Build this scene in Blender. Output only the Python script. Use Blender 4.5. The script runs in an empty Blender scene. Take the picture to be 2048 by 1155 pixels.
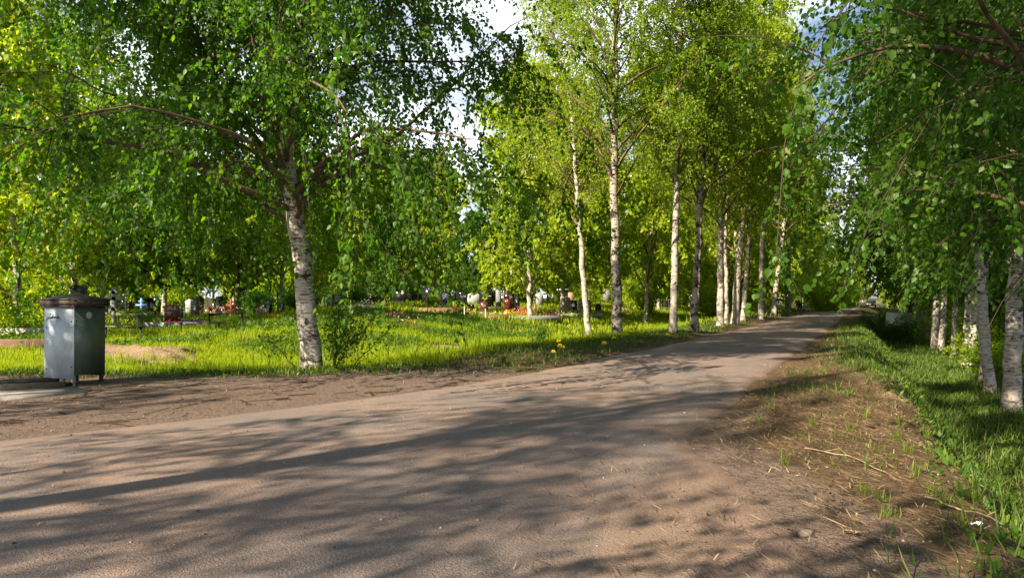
import bpy, math, random
import numpy as np
from mathutils import Vector, Matrix

# ------------------------------------------------------------------ camera
sc = bpy.context.scene
COL = sc.collection
FPX, HZ, EYE = 1500.0, 595.0, 1.4
cam = bpy.data.cameras.new("camera")
cam.sensor_width = 36.0
cam.lens = 36.0 * FPX / 2048.0
cam.clip_start = 0.05
cam.clip_end = 4000
camo = bpy.data.objects.new("camera", cam)
COL.objects.link(camo)
camo.location = (0, 0, EYE)
camo.rotation_euler = (math.radians(90) + math.atan((HZ - 577.5) / FPX), 0, 0)
sc.camera = camo
# ------------------------------------------------------------------ light
SUN_AZ, SUN_EL = 228.0, 31.0
w = bpy.data.worlds.new("World")
sc.world = w
w.use_nodes = True
nt = w.node_tree
nt.nodes.clear()
wo = nt.nodes.new("ShaderNodeOutputWorld")
bg = nt.nodes.new("ShaderNodeBackground")
sky = nt.nodes.new("ShaderNodeTexSky")
sky.sky_type = 'NISHITA'
sky.sun_disc = False
sky.sun_elevation = math.radians(SUN_EL)
sky.sun_rotation = math.radians(SUN_AZ)
sky.air_density = 1.0
sky.dust_density = 1.2
tc = nt.nodes.new("ShaderNodeTexCoord")
mp = nt.nodes.new("ShaderNodeMapping")
mp.inputs['Scale'].default_value = (1.0, 1.0, 2.6)
mp.inputs['Location'].default_value = (0.35, 0.1, 0.3)
no = nt.nodes.new("ShaderNodeTexNoise")
no.inputs['Scale'].default_value = 2.2
no.inputs['Detail'].default_value = 8
cr = nt.nodes.new("ShaderNodeValToRGB")
cr.color_ramp.elements[0].position = 0.47
cr.color_ramp.elements[1].position = 0.60
mx = nt.nodes.new("ShaderNodeMix")
mx.data_type = 'RGBA'
mx.inputs[7].default_value = (12.5, 13.2, 14, 1)
nt.links.new(tc.outputs['Generated'], mp.inputs['Vector'])
nt.links.new(mp.outputs[0], no.inputs['Vector'])
sepw = nt.nodes.new("ShaderNodeSeparateXYZ"); nt.links.new(tc.outputs['Generated'], sepw.inputs[0])
ma = nt.nodes.new("ShaderNodeMath"); ma.operation = 'MULTIPLY_ADD'; ma.inputs[1].default_value = -0.32; ma.inputs[2].default_value = 0.10
nt.links.new(sepw.outputs['Z'], ma.inputs[0])
mb_ = nt.nodes.new("ShaderNodeMath"); mb_.operation = 'ADD'
nt.links.new(no.outputs[0], mb_.inputs[0]); nt.links.new(ma.outputs[0], mb_.inputs[1])
nt.links.new(mb_.outputs[0], cr.inputs[0])
nt.links.new(cr.outputs[0], mx.inputs[0])
nt.links.new(sky.outputs[0], mx.inputs[6])
nt.links.new(mx.outputs[2], bg.inputs['Color'])
bg.inputs['Strength'].default_value = 0.05
nt.links.new(bg.outputs[0], wo.inputs['Surface'])

sl = bpy.data.lights.new("sun", 'SUN')
sl.energy = 5.0
sl.angle = math.radians(0.5)
sl.color = (1.0, 0.84, 0.63)
so = bpy.data.objects.new("sun", sl)
COL.objects.link(so)
ea, aa = math.radians(SUN_EL), math.radians(SUN_AZ)
sdir = Vector((math.cos(ea) * math.sin(aa), math.cos(ea) * math.cos(aa), math.sin(ea)))
so.rotation_euler = sdir.to_track_quat('Z', 'Y').to_euler()
so.location = sdir * 60

sc.view_settings.view_transform = 'Standard'
sc.view_settings.look = 'None'
sc.view_settings.gamma = 1.0
sc.view_settings.exposure = 1.5
sc.cycles.max_bounces = 7
sc.cycles.diffuse_bounces = 4
sc.cycles.transmission_bounces = 6
sc.cycles.glossy_bounces = 2
sc.cycles.transparent_max_bounces = 4
sc.cycles.caustics_reflective = False
sc.cycles.caustics_refractive = False
sc.cycles.use_denoising = True

# ------------------------------------------------------------------ helpers
rng = np.random.default_rng(7)
random.seed(7)

def ss(a, b, t):
    t = np.clip((np.asarray(t, float) - a) / (b - a), 0, 1)
    return t * t * (3 - 2 * t)

_tab = np.random.default_rng(3).random((256, 256))
def vnoise(x, y):
    x = np.asarray(x, float); y = np.asarray(y, float)
    xi = np.floor(x).astype(int); yi = np.floor(y).astype(int)
    fx = x - xi; fy = y - yi
    fx = fx * fx * (3 - 2 * fx); fy = fy * fy * (3 - 2 * fy)
    a = _tab[xi & 255, yi & 255]; b = _tab[(xi + 1) & 255, yi & 255]
    c = _tab[xi & 255, (yi + 1) & 255]; d = _tab[(xi + 1) & 255, (yi + 1) & 255]
    return (a * (1 - fx) + b * fx) * (1 - fy) + (c * (1 - fx) + d * fx) * fy - 0.5
def fbm(x, y, f=1.0, o=4):
    s = 0; a = 1.0
    for i in range(o):
        s = s + a * vnoise(x * f + 17.3 * i, y * f + 9.1 * i)
        a *= 0.5; f *= 2.03
    return s

SL = 0.4773   # the road runs towards (SL, 1)
def left_edge(y):      # d of the asphalt's left edge
    return -5.75 - 0.65 * (1 - ss(8, 30, y)) - 3.6 * (1 - ss(2, 13.5, y))
def right_edge(y):
    return -1.80 + 1.7 * (1 - ss(3.0, 8.2, y))
def zones(x, y):
    d = x - SL * y
    q = -6.4 - d
    f = y - 14.0 + 1.2 * ss(-3.0, 1.0, x) * 0
    a, b = q - 1.6, f
    m = np.minimum(a, b)
    return d, m
def hgt(x, y):
    x = np.asarray(x, float); y = np.asarray(y, float)
    d, m = zones(x, y)
    dn = d + 0.5 * fbm(x, y, 0.35, 2)
    e0 = .32 - .8 * ss(11, 19, y)
    h = -1.3 * ss(e0, e0 + 1.75, dn)
    # low crest of the right verge and its eroded hollow
    h = h + 0.07 * ss(-1.7, -0.4, d) * (1 - ss(0.4, 1.6, d))
    h = h - 0.34 * np.exp(-(((x - 5.75) / 0.65) ** 2 + ((y - 11.0) / 0.8) ** 2)) + 0.08 * np.exp(-(((x - 5.3) / 0.9) ** 2 + ((y - 9.6) / 0.5) ** 2))
    # left shoulder
    h = h + (0.13 + .14 * np.exp(-((x / 2.2) ** 2 + ((y - 16.2) / 2.0) ** 2))) * ss(-6.1, -7.2, d) * (1 - ss(-8.6, -10.5, d)) * ss(11, 15, y)
    sw = ss(0, 3.2, m) * (1 - ss(6.5, 12, m))
    h = h - 0.42 * sw * (0.35 + 0.65 * ss(-12, -6, x))
    h = h + ss(8, 20, m) * (0.12 + 0.80 * ss(-17, -6, x))
    h = h + (0.34 + .34 * fbm(x, y, 1.3, 5)) * np.exp(-(((x + 9.7) / 1.7) ** 2 + ((y - 20.0) / 1.9) ** 2))
    rough = np.clip(ss(-5.4, -7.0, d) * ss(12, 15, y) + ss(-1.2, 0.3, d), 0, 1)
    h = h + rough * 0.055 * fbm(x, y, 0.8, 4)
    h = h + 0.02 * (1 - rough) * fbm(x, y, 0.25, 2)
    return h
def H1(x, y):
    return float(hgt(np.array([x]), np.array([y]))[0])
def at(px, py, ymin=2.0):
    """first ground point under a pixel of the 2048-wide photograph"""
    sx = (px - 1024.0) / FPX; sz = (HZ - py) / FPX
    yy = np.concatenate([np.arange(ymin, 60, 0.02), np.arange(60, 300, 0.2)])
    g = EYE + sz * yy - hgt(sx * yy, yy)
    i = np.argmax(g < 0)
    if g[i] >= 0: i = len(yy) - 1
    y = yy[i]
    return Vector((sx * y, y, H1(sx * y, y)))
def pos(px, Y):
    x = (px - 1024.0) / FPX * Y
    return Vector((x, Y, H1(x, Y)))
def hz(py, Y):       # world height seen at row py at distance Y
    return EYE + (HZ - py) / FPX * Y

class MB:
    """collects geometry and links it as one mesh object"""
    def __init__(s):
        s.v = []; s.q = []; s.t = []; s.n = 0; s.uv = []; s.r = []; s.rt = []; s.hasuv = False
    def add(s, V, Q=None, T=None, uv=None, rq=0.5, rt=0.5):
        V = np.asarray(V, float).reshape(-1, 3)
        s.v.append(V)
        s.uv.append(np.zeros((len(V), 2)) if uv is None else np.asarray(uv, float))
        if uv is not None: s.hasuv = True
        if Q is not None and len(Q):
            Q = np.asarray(Q, int).reshape(-1, 4)
            s.q.append(Q + s.n); s.r.append(np.broadcast_to(rq, (len(Q),)))
        if T is not None and len(T):
            T = np.asarray(T, int).reshape(-1, 3)
            s.t.append(T + s.n); s.rt.append(np.broadcast_to(rt, (len(T),)))
        s.n += len(V)
    def box(s, c, size, rz=0.0, r=0.5, tilt=None):
        c = np.array(c, float); hx, hy, hz_ = [k / 2 for k in size]
        P = np.array([[i, j, k] for i in (-hx, hx) for j in (-hy, hy) for k in (-hz_, hz_)])
        if tilt is not None: P = P @ np.array(Matrix.Rotation(tilt[0], 3, tilt[1])).T
        if rz: P = P @ np.array(Matrix.Rotation(rz, 3, 'Z')).T
        s.add(P + c, [[0, 1, 3, 2], [4, 6, 7, 5], [0, 4, 5, 1], [2, 3, 7, 6], [0, 2, 6, 4], [1, 5, 7, 3]], rq=r)
    def tube(s, P, R, n=8, cap=True, r=0.5, rough=0.0, u0=0.0):
        P = np.asarray(P, float); R = np.broadcast_to(np.asarray(R, float), (len(P),)).copy()
        T = np.gradient(P, axis=0); T /= np.linalg.norm(T, axis=1)[:, None] + 1e-9
        ref = np.array([0, 0, 1.0]) if abs(T[0][2]) < 0.9 else np.array([1.0, 0, 0])
        A = np.cross(T, ref); A /= np.linalg.norm(A, axis=1)[:, None] + 1e-9
        for i in range(1, len(A)):
            a = A[i - 1] - T[i] * np.dot(A[i - 1], T[i]); A[i] = a / (np.linalg.norm(a) + 1e-9)
        B = np.cross(T, A)
        k = n + 1
        th = np.linspace(0, 2 * np.pi, k)
        L = np.concatenate([[0], np.cumsum(np.linalg.norm(np.diff(P, axis=0), axis=1))])
        RR = R[:, None] * np.ones((1, k))
        if rough:
            f = 1 + rough * fbm(np.cos(th)[None, :] * 2 + L[:, None] * 3 + u0, np.sin(th)[None, :] * 2 + L[:, None] * 1.3, 1.0, 3)
            RR = RR * f
        V = P[:, None, :] + RR[..., None] * (np.cos(th)[None, :, None] * A[:, None, :] + np.sin(th)[None, :, None] * B[:, None, :])
        UV = np.stack([np.broadcast_to(th / (2 * np.pi), (len(P), k)) , np.broadcast_to(L[:, None], (len(P), k))], -1)
        UV = UV.copy(); UV[..., 0] *= max(R[0], 0.02) * 6.28; UV[..., 1] += u0
        i = np.arange(len(P) - 1)[:, None]; j = np.arange(n)[None, :]
        a = (i * k + j)
        Q = np.stack([a, a + 1, a + 1 + k, a + k], -1).reshape(-1, 4)
        s.add(V.reshape(-1, 3), Q, uv=UV.reshape(-1, 2), rq=r)
        if cap:
            for row, rev in ((0, True), (len(P) - 1, False)):
                c = P[row]
                VV = np.vstack([V[row][:n], c[None]])
                Tt = [[(m + 1) % n, m, n] if rev else [m, (m + 1) % n, n] for m in range(n)]
                s.add(VV, None, Tt, uv=np.tile(UV[row][0], (n + 1, 1)), rt=r)
    def lathe(s, prof, c, n=16, r=0.5, sx=1, sy=1):
        prof = np.asarray(prof, float); th = np.arange(n) / n * 2 * np.pi
        V = np.stack([prof[:, 0][:, None] * np.cos(th) * sx, prof[:, 0][:, None] * np.sin(th) * sy, np.broadcast_to(prof[:, 1][:, None], (len(prof), n))], -1) + np.array(c)
        Q = [[i * n + j, i * n + (j + 1) % n, (i + 1) * n + (j + 1) % n, (i + 1) * n + j] for i in range(len(prof) - 1) for j in range(n)]
        s.add(V.reshape(-1, 3), Q, rq=r)
    def prism(s, pts, y0, y1, c=(0, 0, 0), r=0.5):
        """outline in x,z extruded along y"""
        n = len(pts); p = np.asarray(pts, float)
        c = np.array(c, float)
        m = p.mean(axis=0)
        F = np.column_stack([p[:, 0], np.full(n, y0), p[:, 1]]); Bk = np.column_stack([p[:, 0], np.full(n, y1), p[:, 1]])
        V = np.vstack([F, Bk, [[m[0], y0, m[1]], [m[0], y1, m[1]]]]) + c
        Q = [[i, i + n, (i + 1) % n + n, (i + 1) % n] for i in range(n)]
        T = [[i, (i + 1) % n, 2 * n] for i in range(n)] + [[(i + 1) % n + n, i + n, 2 * n + 1] for i in range(n)]
        s.add(V, Q, T, rq=r, rt=r)
    def leaves(s, P, D, N, size, r, near=False, wid=0.40):
        """leaf blades: P base, D direction of the tip, N rough normal"""
        D = D / (np.linalg.norm(D, axis=1)[:, None] + 1e-9)
        S = np.cross(D, N); S /= np.linalg.norm(S, axis=1)[:, None] + 1e-9
        U = np.cross(S, D)
        size = np.broadcast_to(size, (len(P),))[:, None]
        m = len(P)
        if near:
            prof = [(0, 0, 0), (0.36, 0.26, .07), (0.30, 0.55, .07), (0, 1, -.05), (-0.30, 0.55, .07), (-0.36, 0.26, .07)]
            V = np.stack([P + size * (a * wid / .4 * S + b * D + c * U) for a, b, c in prof], 1)
            b0 = (np.arange(m) * 6)[:, None]
            Q = np.concatenate([b0 + np.array([0, 1, 2, 3]), b0 + np.array([0, 3, 4, 5])], 1).reshape(-1, 4)
            s.add(V.reshape(-1, 3), Q, rq=np.repeat(r, 2))
        else:
            prof = [(0, 0, 0), (wid, 0.42, .05), (0, 1, 0), (-wid, 0.42, .05)]
            V = np.stack([P + size * (a * S + b * D + c * U) for a, b, c in prof], 1)
            Q = (np.arange(m) * 4)[:, None] + np.array([0, 1, 2, 3])
            s.add(V.reshape(-1, 3), Q, rq=r)
    def blades(s, P, D, W, L, r, bend=0.35, rg=None):
        """grass blades: two-segment tapering strips"""
        m = len(P)
        D = D / (np.linalg.norm(D, axis=1)[:, None] + 1e-9)
        g = rg or rng
        th = g.random(m) * 2 * np.pi
        S = np.stack([np.cos(th), np.sin(th), np.zeros(m)], 1)
        Bd = np.stack([-np.sin(th), np.cos(th), np.zeros(m)], 1) * (bend * (0.3 + g.random(m)))[:, None]
        W = np.broadcast_to(W, (m,))[:, None]; L = np.broadcast_to(L, (m,))[:, None]
        mid = P + D * L * 0.55 + Bd * L * 0.22
        tip = P + D * L * 0.92 + Bd * L * 0.85
        V = np.stack([P - S * W / 2, P + S * W / 2, mid + S * W * .42, mid - S * W * .42, tip], 1).reshape(-1, 3)
        b = (np.arange(m) * 5)[:, None]
        s.add(V, b + np.array([0, 1, 2, 3]), b + np.array([3, 2, 4]), rq=r, rt=r)
    def build(s, name, mat, parent=None, smooth=False, loc=None):
        V = np.vstack(s.v) if s.v else np.zeros((0, 3))
        if loc is not None: V = V - np.array(loc)
        me = bpy.data.meshes.new(name)
        q = np.vstack(s.q) if s.q else np.zeros((0, 4), int)
        t = np.vstack(s.t) if s.t else np.zeros((0, 3), int)
        me.vertices.add(len(V)); me.vertices.foreach_set("co", V.astype(np.float32).ravel())
        nl = q.size + t.size
        me.loops.add(nl)
        li = np.concatenate([q.ravel(), t.ravel()]).astype(np.int32)
        me.loops.foreach_set("vertex_index", li)
        me.polygons.add(len(q) + len(t))
        st = np.concatenate([np.arange(len(q)) * 4, q.size + np.arange(len(t)) * 3]).astype(np.int32)
        me.polygons.foreach_set("loop_start", st)
        try: me.polygons.foreach_set("loop_total", np.concatenate([np.full(len(q), 4), np.full(len(t), 3)]).astype(np.int32))
        except Exception: pass
        if smooth: me.polygons.foreach_set("use_smooth", np.ones(len(q) + len(t), bool))
        at_ = me.attributes.new("rnd", 'FLOAT', 'FACE')
        rr = np.concatenate([np.concatenate(s.r) if s.r else [], np.concatenate(s.rt) if s.rt else []]).astype(np.float32)
        at_.data.foreach_set("value", rr)
        if s.hasuv:
            uvl = me.uv_layers.new(name="UVMap")
            UV = np.vstack(s.uv).astype(np.float32)
            uvl.data.foreach_set("uv", UV[li].ravel())
        me.update(calc_edges=True)
        me.validate()
        me.materials.append(mat)
        o = bpy.data.objects.new(name, me)
        COL.objects.link(o)
        if loc is not None and parent is None: o.location = loc
        if parent is not None: o.parent = parent
        return o

def tag(o, label=None, cat=None, group=None, kind=None):
    if label: o["label"] = label
    if cat: o["category"] = cat
    if group: o["group"] = group
    if kind: o["kind"] = kind
    return o
def thing(name, label, cat, loc=(0, 0, 0), rz=0.0, group=None):
    o = bpy.data.objects.new(name, None)
    COL.objects.link(o); o.location = loc; o.rotation_euler = (0, 0, rz); o.empty_display_size = 0.3
    return tag(o, label, cat, group)
def dup(root, loc, rz=0.0, scale=None, label=None, group=None):
    r = root.copy(); COL.objects.link(r); r.location = loc; r.rotation_euler = (0, 0, rz)
    if scale is not None: r.scale = scale if hasattr(scale, '__len__') else (scale,) * 3
    if label: r["label"] = label
    if group: r["group"] = group
    for ch in list(root.children):
        c = ch.copy(); COL.objects.link(c); c.parent = r
        for g in list(ch.children):
            e = g.copy(); COL.objects.link(e); e.parent = c
    return r

# ------------------------------------------------------------------ materials
class NB:
    def __init__(s, name):
        s.m = bpy.data.materials.new(name); s.m.use_nodes = True
        s.t = s.m.node_tree; s.t.nodes.clear()
        s.out = s.t.nodes.new("ShaderNodeOutputMaterial")
    def n(s, kind, **kw):
        x = s.t.nodes.new("ShaderNode" + kind)
        for k, v in kw.items():
            if k in x.inputs: x.inputs[k].default_value = v
            else: setattr(x, k, v)
        return x
    def l(s, a, b): s.t.links.new(a, b)
    def noise(s, vec, scale, detail=4, rough=0.55, dist=0.0):
        x = s.n("TexNoise"); x.inputs['Scale'].default_value = scale; x.inputs['Detail'].default_value = detail
        x.inputs['Roughness'].default_value = rough; x.inputs['Distortion'].default_value = dist
        if vec is not None: s.l(vec, x.inputs['Vector'])
        return x.outputs['Fac']
    def ramp(s, fac, stops, interp='LINEAR'):
        x = s.n("ValToRGB"); e = x.color_ramp; e.interpolation = interp
        while len(e.elements) > 1: e.elements.remove(e.elements[-1])
        e.elements[0].position = stops[0][0]; e.elements[0].color = col(stops[0][1])
        for p, c in stops[1:]:
            k = e.elements.new(p); k.color = col(c)
        s.l(fac, x.inputs[0]); return x.outputs[0]
    def mix(s, fac, a, b, mode='MIX'):
        x = s.n("Mix"); x.data_type = 'RGBA'; x.blend_type = mode
        for sock, v in ((x.inputs[0], fac), (x.inputs[6], a), (x.inputs[7], b)):
            if isinstance(v, bpy.types.NodeSocket): s.l(v, sock)
            elif sock.type == 'VALUE': sock.default_value = v
            else: sock.default_value = col(v)
        return x.outputs[2]
    def math(s, op, a, b=0.0, clamp=False):
        x = s.n("Math"); x.operation = op; x.use_clamp = clamp
        for i, v in enumerate((a, b)):
            if isinstance(v, bpy.types.NodeSocket): s.l(v, x.inputs[i])
            else: x.inputs[i].default_value = v
        return x.outputs[0]
    def attr(s, name, out='Fac'):
        x = s.n("Attribute"); x.attribute_name = name; return x.outputs[out]
    def mapping(s, vec, scale=(1, 1, 1), rot=(0, 0, 0)):
        x = s.n("Mapping"); x.inputs['Scale'].default_value = scale; x.inputs['Rotation'].default_value = rot
        s.l(vec, x.inputs['Vector']); return x.outputs[0]
    def bump(s, h, strength=0.5, dist=0.02):
        x = s.n("Bump"); x.inputs['Strength'].default_value = strength; x.inputs['Distance'].default_value = dist
        s.l(h, x.inputs['Height']); return x.outputs[0]
    def princ(s, base, rough=0.7, metal=0.0, spec=0.3, normal=None):
        x = s.n("BsdfPrincipled")
        for k, v in (('Base Color', base), ('Roughness', rough), ('Metallic', metal), ('Specular IOR Level', spec)):
            if isinstance(v, bpy.types.NodeSocket): s.l(v, x.inputs[k])
            elif k == 'Base Color': x.inputs[k].default_value = col(v)
            else: x.inputs[k].default_value = v
        if normal is not None: s.l(normal, x.inputs['Normal'])
        return x.outputs[0]
    def done(s, sh):
        s.l(sh, s.out.inputs['Surface']); return s.m
def col(c):
    if not hasattr(c, '__len__'): return (c, c, c, 1)
    return tuple(c) if len(c) == 4 else (c[0], c[1], c[2], 1)
def simple(name, c, rough=0.7, metal=0.0, spec=0.3, var=0.25, scale=8.0, bump=0.0):
    b = NB(name); co = b.n("TexCoord").outputs['Object']
    f = b.noise(co, scale, 5)
    c = col(c)
    lo = [k * (1 - var) for k in c[:3]]; hi = [min(1, k * (1 + var)) for k in c[:3]]
    cc = b.ramp(f, [(0.3, lo), (0.7, hi)])
    nm = b.bump(b.noise(co, scale * 4, 4), bump, 0.01) if bump else None
    return b.done(b.princ(cc, rough, metal, spec, nm))
def leafmat(name, stops, trans, tfac=0.45, rough=0.42, spec=0.35, tint=0.25):
    b = NB(name)
    r = b.attr("rnd")
    oi = b.n("ObjectInfo").outputs['Random']
    base = b.ramp(r, stops)
    tr = b.mix(1.0, base, trans, 'MULTIPLY')
    g = b.n("NewGeometry").outputs['Position']
    big = b.noise(g, 0.5, 2)
    base2 = b.mix(b.math('MULTIPLY', big, tint), base, (0.12, 0.16, 0.02))
    p = b.princ(base2, rough, 0, spec)
    t = b.n("BsdfTranslucent"); b.l(tr, t.inputs['Color'])
    m = b.n("MixShader"); m.inputs[0].default_value = tfac
    b.l(p, m.inputs[1]); b.l(t.outputs[0], m.inputs[2])
    return b.done(m.outputs[0])

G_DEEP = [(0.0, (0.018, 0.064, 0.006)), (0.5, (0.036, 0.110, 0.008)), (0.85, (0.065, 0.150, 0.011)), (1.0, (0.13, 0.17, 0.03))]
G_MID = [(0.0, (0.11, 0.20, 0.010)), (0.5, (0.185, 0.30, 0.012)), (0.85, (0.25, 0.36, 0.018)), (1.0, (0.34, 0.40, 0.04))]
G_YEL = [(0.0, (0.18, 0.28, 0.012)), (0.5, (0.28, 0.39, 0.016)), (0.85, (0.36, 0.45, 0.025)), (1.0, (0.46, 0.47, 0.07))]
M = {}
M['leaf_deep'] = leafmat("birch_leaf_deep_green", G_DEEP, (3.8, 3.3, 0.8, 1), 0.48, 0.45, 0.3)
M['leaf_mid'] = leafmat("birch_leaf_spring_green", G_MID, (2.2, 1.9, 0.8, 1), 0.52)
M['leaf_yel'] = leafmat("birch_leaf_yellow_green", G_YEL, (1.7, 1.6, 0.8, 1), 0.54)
M['leaf_pine'] = leafmat("conifer_needles", [(0, (0.02, 0.045, 0.01)), (1, (0.06, 0.10, 0.02))], (1.5, 1.4, .6, 1), 0.2)
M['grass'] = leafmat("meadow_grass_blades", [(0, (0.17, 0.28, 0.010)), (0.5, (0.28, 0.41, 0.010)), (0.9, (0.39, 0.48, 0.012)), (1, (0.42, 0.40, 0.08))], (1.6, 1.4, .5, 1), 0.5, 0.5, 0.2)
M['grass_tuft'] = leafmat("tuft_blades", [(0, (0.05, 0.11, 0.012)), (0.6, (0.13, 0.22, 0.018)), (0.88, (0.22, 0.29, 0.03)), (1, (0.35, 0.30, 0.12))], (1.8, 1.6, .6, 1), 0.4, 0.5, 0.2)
M['grass_dark'] = leafmat("verge_grass_blades", [(0, (0.025, 0.072, 0.010)), (0.5, (0.05, 0.115, 0.014)), (0.85, (0.12, 0.18, 0.025)), (1, (0.20, 0.20, 0.07))], (1.6, 1.5, .6, 1), 0.28, 0.5, 0.25)  # kept dark: the bank's shade is put into the blade colour
M['weed'] = leafmat("weed_leaves", [(0, (0.03, 0.10, 0.014)), (0.6, (0.08, 0.17, 0.018)), (1, (0.16, 0.24, 0.03))], (2.0, 1.8, .6, 1), 0.4, 0.5, 0.25)
M['straw'] = leafmat("dry_straw", [(0, (0.07, 0.040, 0.022)), (0.5, (0.18, 0.115, 0.060)), (0.85, (0.33, 0.25, 0.13)), (1, (0.52, 0.42, 0.25))], (1.0, .9, .7, 1), 0.15, 0.7, 0.15, 0.0)
M['litter'] = leafmat("fallen_twigs_and_needles", [(0, (0.035, 0.02, 0.012)), (0.6, (0.10, 0.055, 0.03)), (1, (0.22, 0.15, 0.09))], (.6, .5, .4, 1), 0.05, 0.8, 0.15, 0.0)
M['limb'] = simple('birch_limb_bark', (0.13, 0.085, 0.058), 0.8, var=0.5, scale=6, bump=.4)
M['twig'] = simple("birch_twig_bark", (0.05, 0.032, 0.022), 0.8, var=0.3)

def barkmat(name, white=(0.52, 0.49, 0.44), dark=0.50, lo=0.25):
    b = NB(name)
    uv = b.n("UVMap").outputs[0]
    sep = b.n("SeparateXYZ"); b.l(uv, sep.inputs[0])
    oc = b.n("TexCoord").outputs['Object']
    v1 = b.mapping(oc, (1.6, 1.6, 14))
    lent = b.noise(v1, 3.4, 4, 0.6, 0.6)
    lines = b.ramp(lent, [(0.40, 0.0), (0.46, 1.0)])
    v2 = b.mapping(oc, (3.2, 3.2, 4.0))
    big = b.noise(v2, 1.0, 5, 0.65, 1.2)
    patch = b.ramp(big, [(dark - 0.12, 0.0), (dark - 0.02, 1.0)])
    v3 = b.mapping(oc, (7, 7, 26))
    fine = b.noise(v3, 3, 5, 0.7)
    # rough dark bark at the foot
    foot = b.math('SUBTRACT', 1.0, b.math('DIVIDE', sep.outputs['Y'], 0.9), True)
    cr = b.noise(b.mapping(oc, (9, 9, 3.5)), 2.0, 5, 0.7, 1.0)
    footm = b.ramp(b.math('ADD', cr, b.math('MULTIPLY', b.math('SUBTRACT', 1.0, foot), 0.55)), [(0.50, 0.0), (0.58, 1.0)])
    base = b.mix(b.ramp(fine, [(0.3, 0.0), (0.75, 1.0)]), [k * 0.72 for k in white], white)
    tone = b.noise(oc, 1.1, 3)
    base = b.mix(b.math('MULTIPLY', tone, 0.5), base, (0.46, 0.36, 0.27))
    c = b.mix(lines, (0.045, 0.035, 0.028), base)
    c = b.mix(patch, (0.035, 0.026, 0.020), c)
    c = b.mix(footm, (0.05, 0.038, 0.028), c)
    hh = b.math('ADD', b.math('MULTIPLY', lent, 0.5), b.math('MULTIPLY', big, 1.0))
    hh = b.math('ADD', hh, b.math('MULTIPLY', fine, 0.4))
    return b.done(b.princ(c, 0.75, 0, 0.25, b.bump(hh, 0.7, 0.03)))
M['bark'] = barkmat("birch_bark", dark=0.47)
M['bark_big'] = barkmat("birch_bark_old", (0.60, 0.57, 0.52), 0.505)
M['bark_rough'] = barkmat("birch_bark_rough", (0.50, 0.45, 0.38), 0.54)
M['bark_brown'] = simple("brown_trunk_bark", (0.09, 0.06, 0.04), 0.9, var=0.5, scale=5, bump=0.8)

# ground -----------------------------------------------------------
def ground_mat():
    b = NB("ground_soil")
    g = b.n("NewGeometry").outputs['Position']
    n1 = b.noise(g, 1.3, 6, 0.65); n2 = b.noise(g, 14, 5, 0.65); n3 = b.noise(g, 90, 3, 0.6)
    dirt = b.mix(n2, (0.115, 0.082, 0.066), (0.235, 0.175, 0.145))
    dirt = b.mix(b.ramp(n3, [(0.35, 0.0), (0.65, 1.0)]), dirt, (0.27, 0.21, 0.17))
    dk = b.noise(b.mapping(g, (4, 8, 5), (0, 0, .5)), 1.6, 6, 0.75, 1.5)
    dirt = b.mix(b.ramp(dk, [(0.36, .7), (0.50, 0.0)]), dirt, (0.06, 0.042, 0.032))
    soil = b.mix(n2, (0.030, 0.035, 0.012), (0.075, 0.085, 0.022))
    verge = b.mix(b.ramp(n2, [(0.3, 0.0), (0.7, 1.0)]), (0.075, 0.050, 0.030), (0.22, 0.155, 0.095))
    sand_sunlit = b.mix(n2, (0.30, 0.20, 0.13), (0.46, 0.33, 0.22))
    def blend(a, base, extra, wob=0.6):
        m = b.math('ADD', b.attr(a), b.math('MULTIPLY', b.math('SUBTRACT', n1, 0.5), wob))
        m = b.math('ADD', m, b.math('MULTIPLY', b.math('SUBTRACT', n2, 0.5), 0.5))
        return b.mix(b.ramp(m, [(0.40, 0.0), (0.60, 1.0)]), base, extra)
    c = blend('dirt', soil, dirt)
    c = blend('verge', c, verge)
    c = blend('sand_sunlit', c, sand_sunlit, 1.6)
    hh = b.math('ADD', n2, b.math('MULTIPLY', n3, 0.4))
    return b.done(b.princ(c, 0.95, 0, 0.1, b.bump(hh, 1.0, 0.07)))
def axis(pts):
    out = []
    for a, b_, st in pts: out += list(np.arange(a, b_, st))
    return np.array(out)
xs = axis([(-1500, -300, 150), (-300, -60, 12), (-60, -16, 1.0), (-16, 10, 0.12), (10, 30, 0.4), (30, 100, 2.5), (100, 300, 20), (300, 1501, 150)])
ys = axis([(-400, -40, 40), (-40, 0, 2.0), (0, 30, 0.12), (30, 60, 0.4), (60, 140, 2.0), (140, 400, 20), (400, 2001, 160)])
X, Y = np.meshgrid(xs, ys)
Z = hgt(X, Y)
V = np.stack([X, Y, Z], -1).reshape(-1, 3)
nx, ny = len(xs), len(ys)
i = np.arange(ny - 1)[:, None] * nx + np.arange(nx - 1)[None, :]
mb = MB(); mb.add(V, np.stack([i, i + 1, i + 1 + nx, i + nx], -1).reshape(-1, 4))
ground = mb.build("ground", ground_mat(), smooth=True)
tag(ground, kind="structure")
D_, M_ = zones(X, Y)
dirt = (D_ < -1.0) * (1 - ss(-0.9, 0.5, M_)) * (1 - ss(-6.9, -7.9, D_) * ss(13.0, 14.5, Y))
dirt = np.maximum(dirt, (D_ > -9) * (D_ < right_edge(Y) + .8) * (1 - ss(8.5, 10, Y)) * .9)
VB = .60 - 1.5 * ss(8, 17, Y)
verge = ss(0.15, .9, D_ - right_edge(Y)) * np.where(Y < 9.5, 1, 0) * (1 - ss(VB - .3, VB + .7, D_)) + (Y >= 9.5) * ss(-2.2, -1.7, D_) * (1 - ss(VB - .3, VB + .7, D_))
verge = np.maximum(verge, 0.85 * ss(-5.6, -6.2, D_) * (1 - ss(-8.0, -9.0, D_)) * ss(12.5, 15, Y))
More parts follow.
